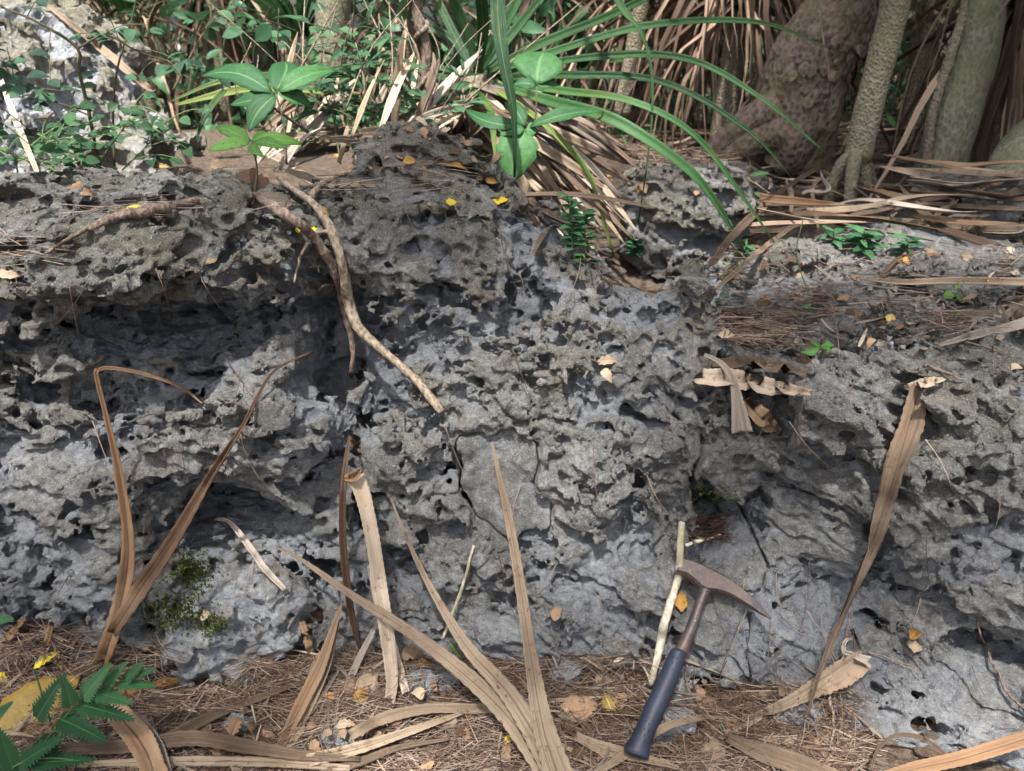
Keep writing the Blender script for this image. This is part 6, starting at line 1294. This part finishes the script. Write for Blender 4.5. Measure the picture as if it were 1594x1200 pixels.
# fern in the bottom left corner
def fern(label, root, fronds, y_):
    b = at(*root, y_); e = tag(empty('fern', b), label, 'fern')
    for st, pins in fronds:
        P = catmull([at(*q) for q in st], 20); tube_obj('rachis', P, np.linspace(.0016, .0007, 20), M_STEMG, e, 6, .05, b)
        for bx_, by_, tx, ty, wpx_, d_ in pins:
            a = at(bx_, by_, d_); t_ = at(tx, ty, d_ - .004); L = np.linalg.norm(t_ - a); W = wpx_*d_/FPX*1.75
            # a pinna cut into toothed lobes: rows of lobes each side of the midrib
            n = 15; V = []; Q = []; uv = []; n_ = norm(norm(np.array([0, 0, CAMZ]) - a) + np.array([0, 0, .6])); B = basis(t_ - a, n_)
            mid = []; 
            for i in range(n): 
                u = i/(n-1); mid.append((0, u*L*.99, -.10*L*u*u))
            bag = Bag(); 
            for i in range(n-1):
                u = (i + .5)/(n-1); hw = W/2*min(1, (u + .16)*3.6)*(1 - u)**.65 + .0012
                for sd in (-1, 1):
                    p0, p1 = np.array(mid[i]), np.array(mid[i+1]); tip = p0*.2 + p1*.8 + np.array([sd*hw, L*.045, .10*hw]); m0 = p0 + np.array([sd*hw*.42, -L*.004, .12*hw]); m1 = p1 + np.array([sd*hw*.26, L*.016, .05*hw])
                    vv = np.array([p0, p1, m1, tip, m0]); bag.add(vv @ B.T + (a - b), np.array([[0, 1, 2, 4]]) if sd > 0 else np.array([[4, 2, 1, 0]]), np.array([[4, 2, 3]]) if sd > 0 else np.array([[3, 2, 4]]), np.array([[.5, 0], [.5, 1], [.8, 1], [1, 1], [.8, 0]]))
            o = bag.build('pinna', M_FERN, e); o.location = (0, 0, 0)
    return e
D = .80
fern('toothed green fern frond spreading over the needles in the bottom left corner', (40, 1190), [([(40, 1190, .80), (90, 1130, .80), (130, 1085, .81), (190, 1060, .82), (238, 1045, .83)],
     [(58, 1118, 92, 1054, 34, D), (84, 1140, 56, 1050, 0.1, D), (112, 1098, 98, 1056, 28, D), (92, 1118, 166, 1152, 42, D), (60, 1150, 98, 1195, 44, D), (122, 1096, 208, 1118, 32, D+.01), (130, 1086, 165, 1036, 30, D+.01), (150, 1078, 205, 1094, 28, D+.01), (162, 1070, 190, 1034, 24, D+.02), (185, 1064, 240, 1066, 20, D+.02), (196, 1058, 220, 1032, 18, D+.02), (215, 1052, 240, 1040, 12, D+.02)]),
     ([(10, 1200, .78), (40, 1185, .78), (80, 1180, .78), (140, 1186, .78)], [(30, 1190, 92, 1146, 34, D-.02), (50, 1188, 140, 1180, 30, D-.02), (20, 1195, 0, 1140, 36, D-.02), (10, 1200, 40, 1226, 36, D-.02)]),
     ([(-20, 1130, .80), (0, 1115, .80), (14, 1098, .80)], [(-12, 1122, 14, 1094, 22, D), (-20, 970, 18, 962, 18, .95)])], .80)
pods = [on(700, 1000, .008), on(712, 1018, .008), on(722, 1032, .008)]
tag(tube_obj('green_pod', catmull(pods, 12), np.array([.001, .003, .0042, .004, .0035, .0036, .0042, .004, .0036, .0033, .0025, .001]), M_STEMG, None, 8, .1), 'small green pod lying between the fan and the rock foot', 'seed pod')

# ------------------------------------------------------------------ the thicket beyond: leaf mass that nobody could count
def thicket(label, n, box, seed, mat, lf=.14, asp=.35):
    r_ = np.random.default_rng(seed); V, Q, uv = leaf_arrays(lf, lf*asp, .25, .35, 4, 1.1, 3); nc = 90
    cc = np.stack([r_.uniform(box[0], box[3], nc), r_.uniform(box[1], box[4], nc), r_.uniform(box[2], box[5], nc)], 1)
    k = r_.integers(nc, size=n); L = cc[k] + r_.normal(0, 1, (n, 3))*[.5, .35, .32]; L[:, 2] = np.maximum(L[:, 2], gz(L[:, 0], L[:, 1]) + .03); L[:, 1] = np.maximum(L[:, 1], box[1])
    y = norm(r_.normal(0, 1, (n, 3)) + [0, -.2, -.2]); z = norm(r_.normal(0, .7, (n, 3)) + [0, -.3, .8]); x = norm(np.cross(y, z)); z = np.cross(x, y); Mx = np.stack([x, y, z], 2)*r_.uniform(.6, 1.5, n)[:, None, None]
    VV, QQ, UU = many(V, Q, Mx, L, uv); tag(link('undergrowth', np_mesh('undergrowth', VV, QQ, uv=UU), mat), label, None, None, 'stuff')
thicket('dim green undergrowth filling the forest behind', 9000, (-9, 6.2, .4, 9, 12, 4.2), 1, M_SHRUB, .22, .4)
thicket('grassy dark undergrowth between the trunks on the right', 1500, (1.2, 4.2, .4, 4.2, 5.6, 1.4), 2, M_BLADE, .34, .07)
thicket('low shaded undergrowth behind the boulder and rosette', 1600, (-3.4, 4.4, .4, .8, 5.8, 1.0), 3, M_TEAL, .12, .4)
# ------------------------------------------------------------------ each repeat gets a label of its own: colour, place, and order along the row
ORD = 'first second third fourth fifth sixth seventh eighth ninth tenth eleventh twelfth thirteenth fourteenth fifteenth sixteenth seventeenth eighteenth nineteenth twentieth'.split()
COL = {'dead_leaf_tan': 'tan', 'dead_leaf_pale': 'pale', 'dead_leaf_brown': 'dark brown', 'dead_leaf_grey': 'grey', 'dead_skirt': 'dull brown', 'fallen_leaf': 'brown', 'fallen_leaf_buff': 'buff', 'fallen_leaf_orange': 'amber', 'fallen_needles': '', 'buff_limestone': 'brownish', 'weathered_limestone': 'grey', 'flaky_bark': 'dark', 'warty_bark': 'warty', 'smooth_green_bark': 'smooth'}
def pixel_of(o):
    kids = [o] + list(o.children); co = []
    for q in kids:
        if q.type == 'MESH' and q.name.split('.')[0] not in ('crown', 'limb'):
            co.append(np.mean([v.co for v in q.data.vertices], axis=0) + np.array(o.location))
    p = np.mean(co, axis=0) - [0, 0, CAMZ]; dep = p @ [0, CP, -SP]; return 797 + FPX*p[0]/dep, 600 - FPX*(p @ [0, SP, CP])/dep
def relabel(group, noun, zones):
    byk = {}
    for o in C.objects:
        if o.get('group') == group and o.parent is None:
            x, y = pixel_of(o); z = min(zones, key=lambda q: (q[0]-x)**2 + (q[1]-y)**2)[2] if zones else ''
            m = (o.data.materials[0].name if o.type == 'MESH' else [q for q in o.children if q.name.startswith('trunk')][0].data.materials[0].name)
            byk.setdefault((COL.get(m, ''), z), []).append((x, o))
    for (c_, z), L in byk.items():
        L.sort(key=lambda q: q[0])
        for i, (x, o) in enumerate(L): o['label'] = ' '.join(' '.join([c_, noun, z]).split()) + ('' if len(L) == 1 else ', %s from the left' % ORD[min(i, 19)])
relabel('dead blades heaped under the trees', 'blade in the heap', [(1185, 285, 'behind the drooping strap leaves'), (1185, 345, 'before the drooping strap leaves'), (1300, 290, 'among the stilt roots'), (1300, 345, 'in front of the stilt roots'), (1410, 290, 'by the slender trunk'), (1410, 345, 'in front of the slender trunk'), (1520, 290, 'beside the stubby root'), (1520, 345, 'in front of the stubby root')])
relabel('pale dead blades behind the rock', 'blade leaning behind the rock', [(420, 200, 'under the large leaved seedling'), (480, 240, 'behind the forked branch'), (480, 150, 'beside the large leaved seedling'), (560, 220, 'by the grey green shrub'), (560, 140, 'amid the grey green shrub'), (640, 200, 'next to the twisted vine')])
relabel('dead blades under the rosette', 'dead blade on the ground under the rosette', [])
relabel('dead blades between the trunks', 'blade on the ground', [(1200, 220, 'before the buttress roots'), (1320, 220, 'behind the stilt roots'), (1420, 220, 'left of the slender trunk'), (1530, 220, 'right of the slender trunk')])
relabel('dead blades behind the dark rock', 'dead blade on the ground', [(980, 160, 'near the thin yellowish trunk'), (980, 220, 'just behind the dark rock'), (1060, 190, 'right of the dark rock'), (1150, 200, 'left of the buttress roots')])
relabel('crumpled leaves in the front litter', 'crumpled litter leaf', [(80, 1090, 'above the fern'), (220, 1110, 'beside the fern'), (380, 1110, 'below the low block'), (480, 1150, 'by the leaning double blade'), (600, 1110, 'around the pale serrated blade'), (740, 1120, 'left of the fan of blades'), (900, 1120, 'between fan and hammer'), (1060, 1130, 'at the hammer grip'), (1200, 1140, 'below the curled pale blade')])
relabel('small leaves behind the lower rock', 'small leaf on the soil', [(1160, 500, 'behind the notch'), (1260, 460, 'by the flat green weed'), (1380, 470, 'by the low brownish rock'), (1500, 450, 'under the long thin blade')])
relabel('small leaves behind the main rock', 'small leaf on the ground', [(450, 220, 'under the large leaved seedling'), (560, 220, 'under the grey green shrub'), (700, 200, 'under the rosette'), (850, 220, 'by the tall seedling'), (980, 220, 'behind the dark rock'), (1120, 240, 'by the buttress roots')])
relabel('dry needles draped on the rock face', 'dry needle hanging', [(120, 450, 'on the upper left face'), (120, 750, 'left of the two folded blades'), (330, 700, 'between the two folded blades'), (420, 420, 'left of the forked branch'), (640, 450, 'right of the forked branch'), (640, 750, 'above the fan of blades'), (860, 450, 'on the upper middle face'), (860, 750, 'beside the flat slab'), (860, 980, 'right of the fan'), (1050, 620, 'left of the notch'), (1180, 900, 'by the hammer pick'), (1200, 1020, 'below the hammer pick'), (1300, 700, 'left of the twisted blade'), (1480, 750, 'right of the twisted blade'), (1480, 980, 'under the big bulge'), (1300, 1000, 'at the curled blade')])
relabel('trunks far back in the forest', 'forest trunk far back', [(100, 60, 'above the boulder'), (350, 60, 'above the large leaved seedling'), (640, 60, 'behind the twisted vine'), (860, 60, 'behind the rosette'), (1080, 60, 'left of the thick leaning trunk'), (1440, 60, 'behind the slender trunk')])
relabel('half buried rocks on the soil slope', 'half buried rock on the soil slope', [])
print([o['label'] for o in C.objects if o.get('label') and len(o['label'].replace(',', '').split()) > 16])
print('done', round(time.time() - T0, 1))
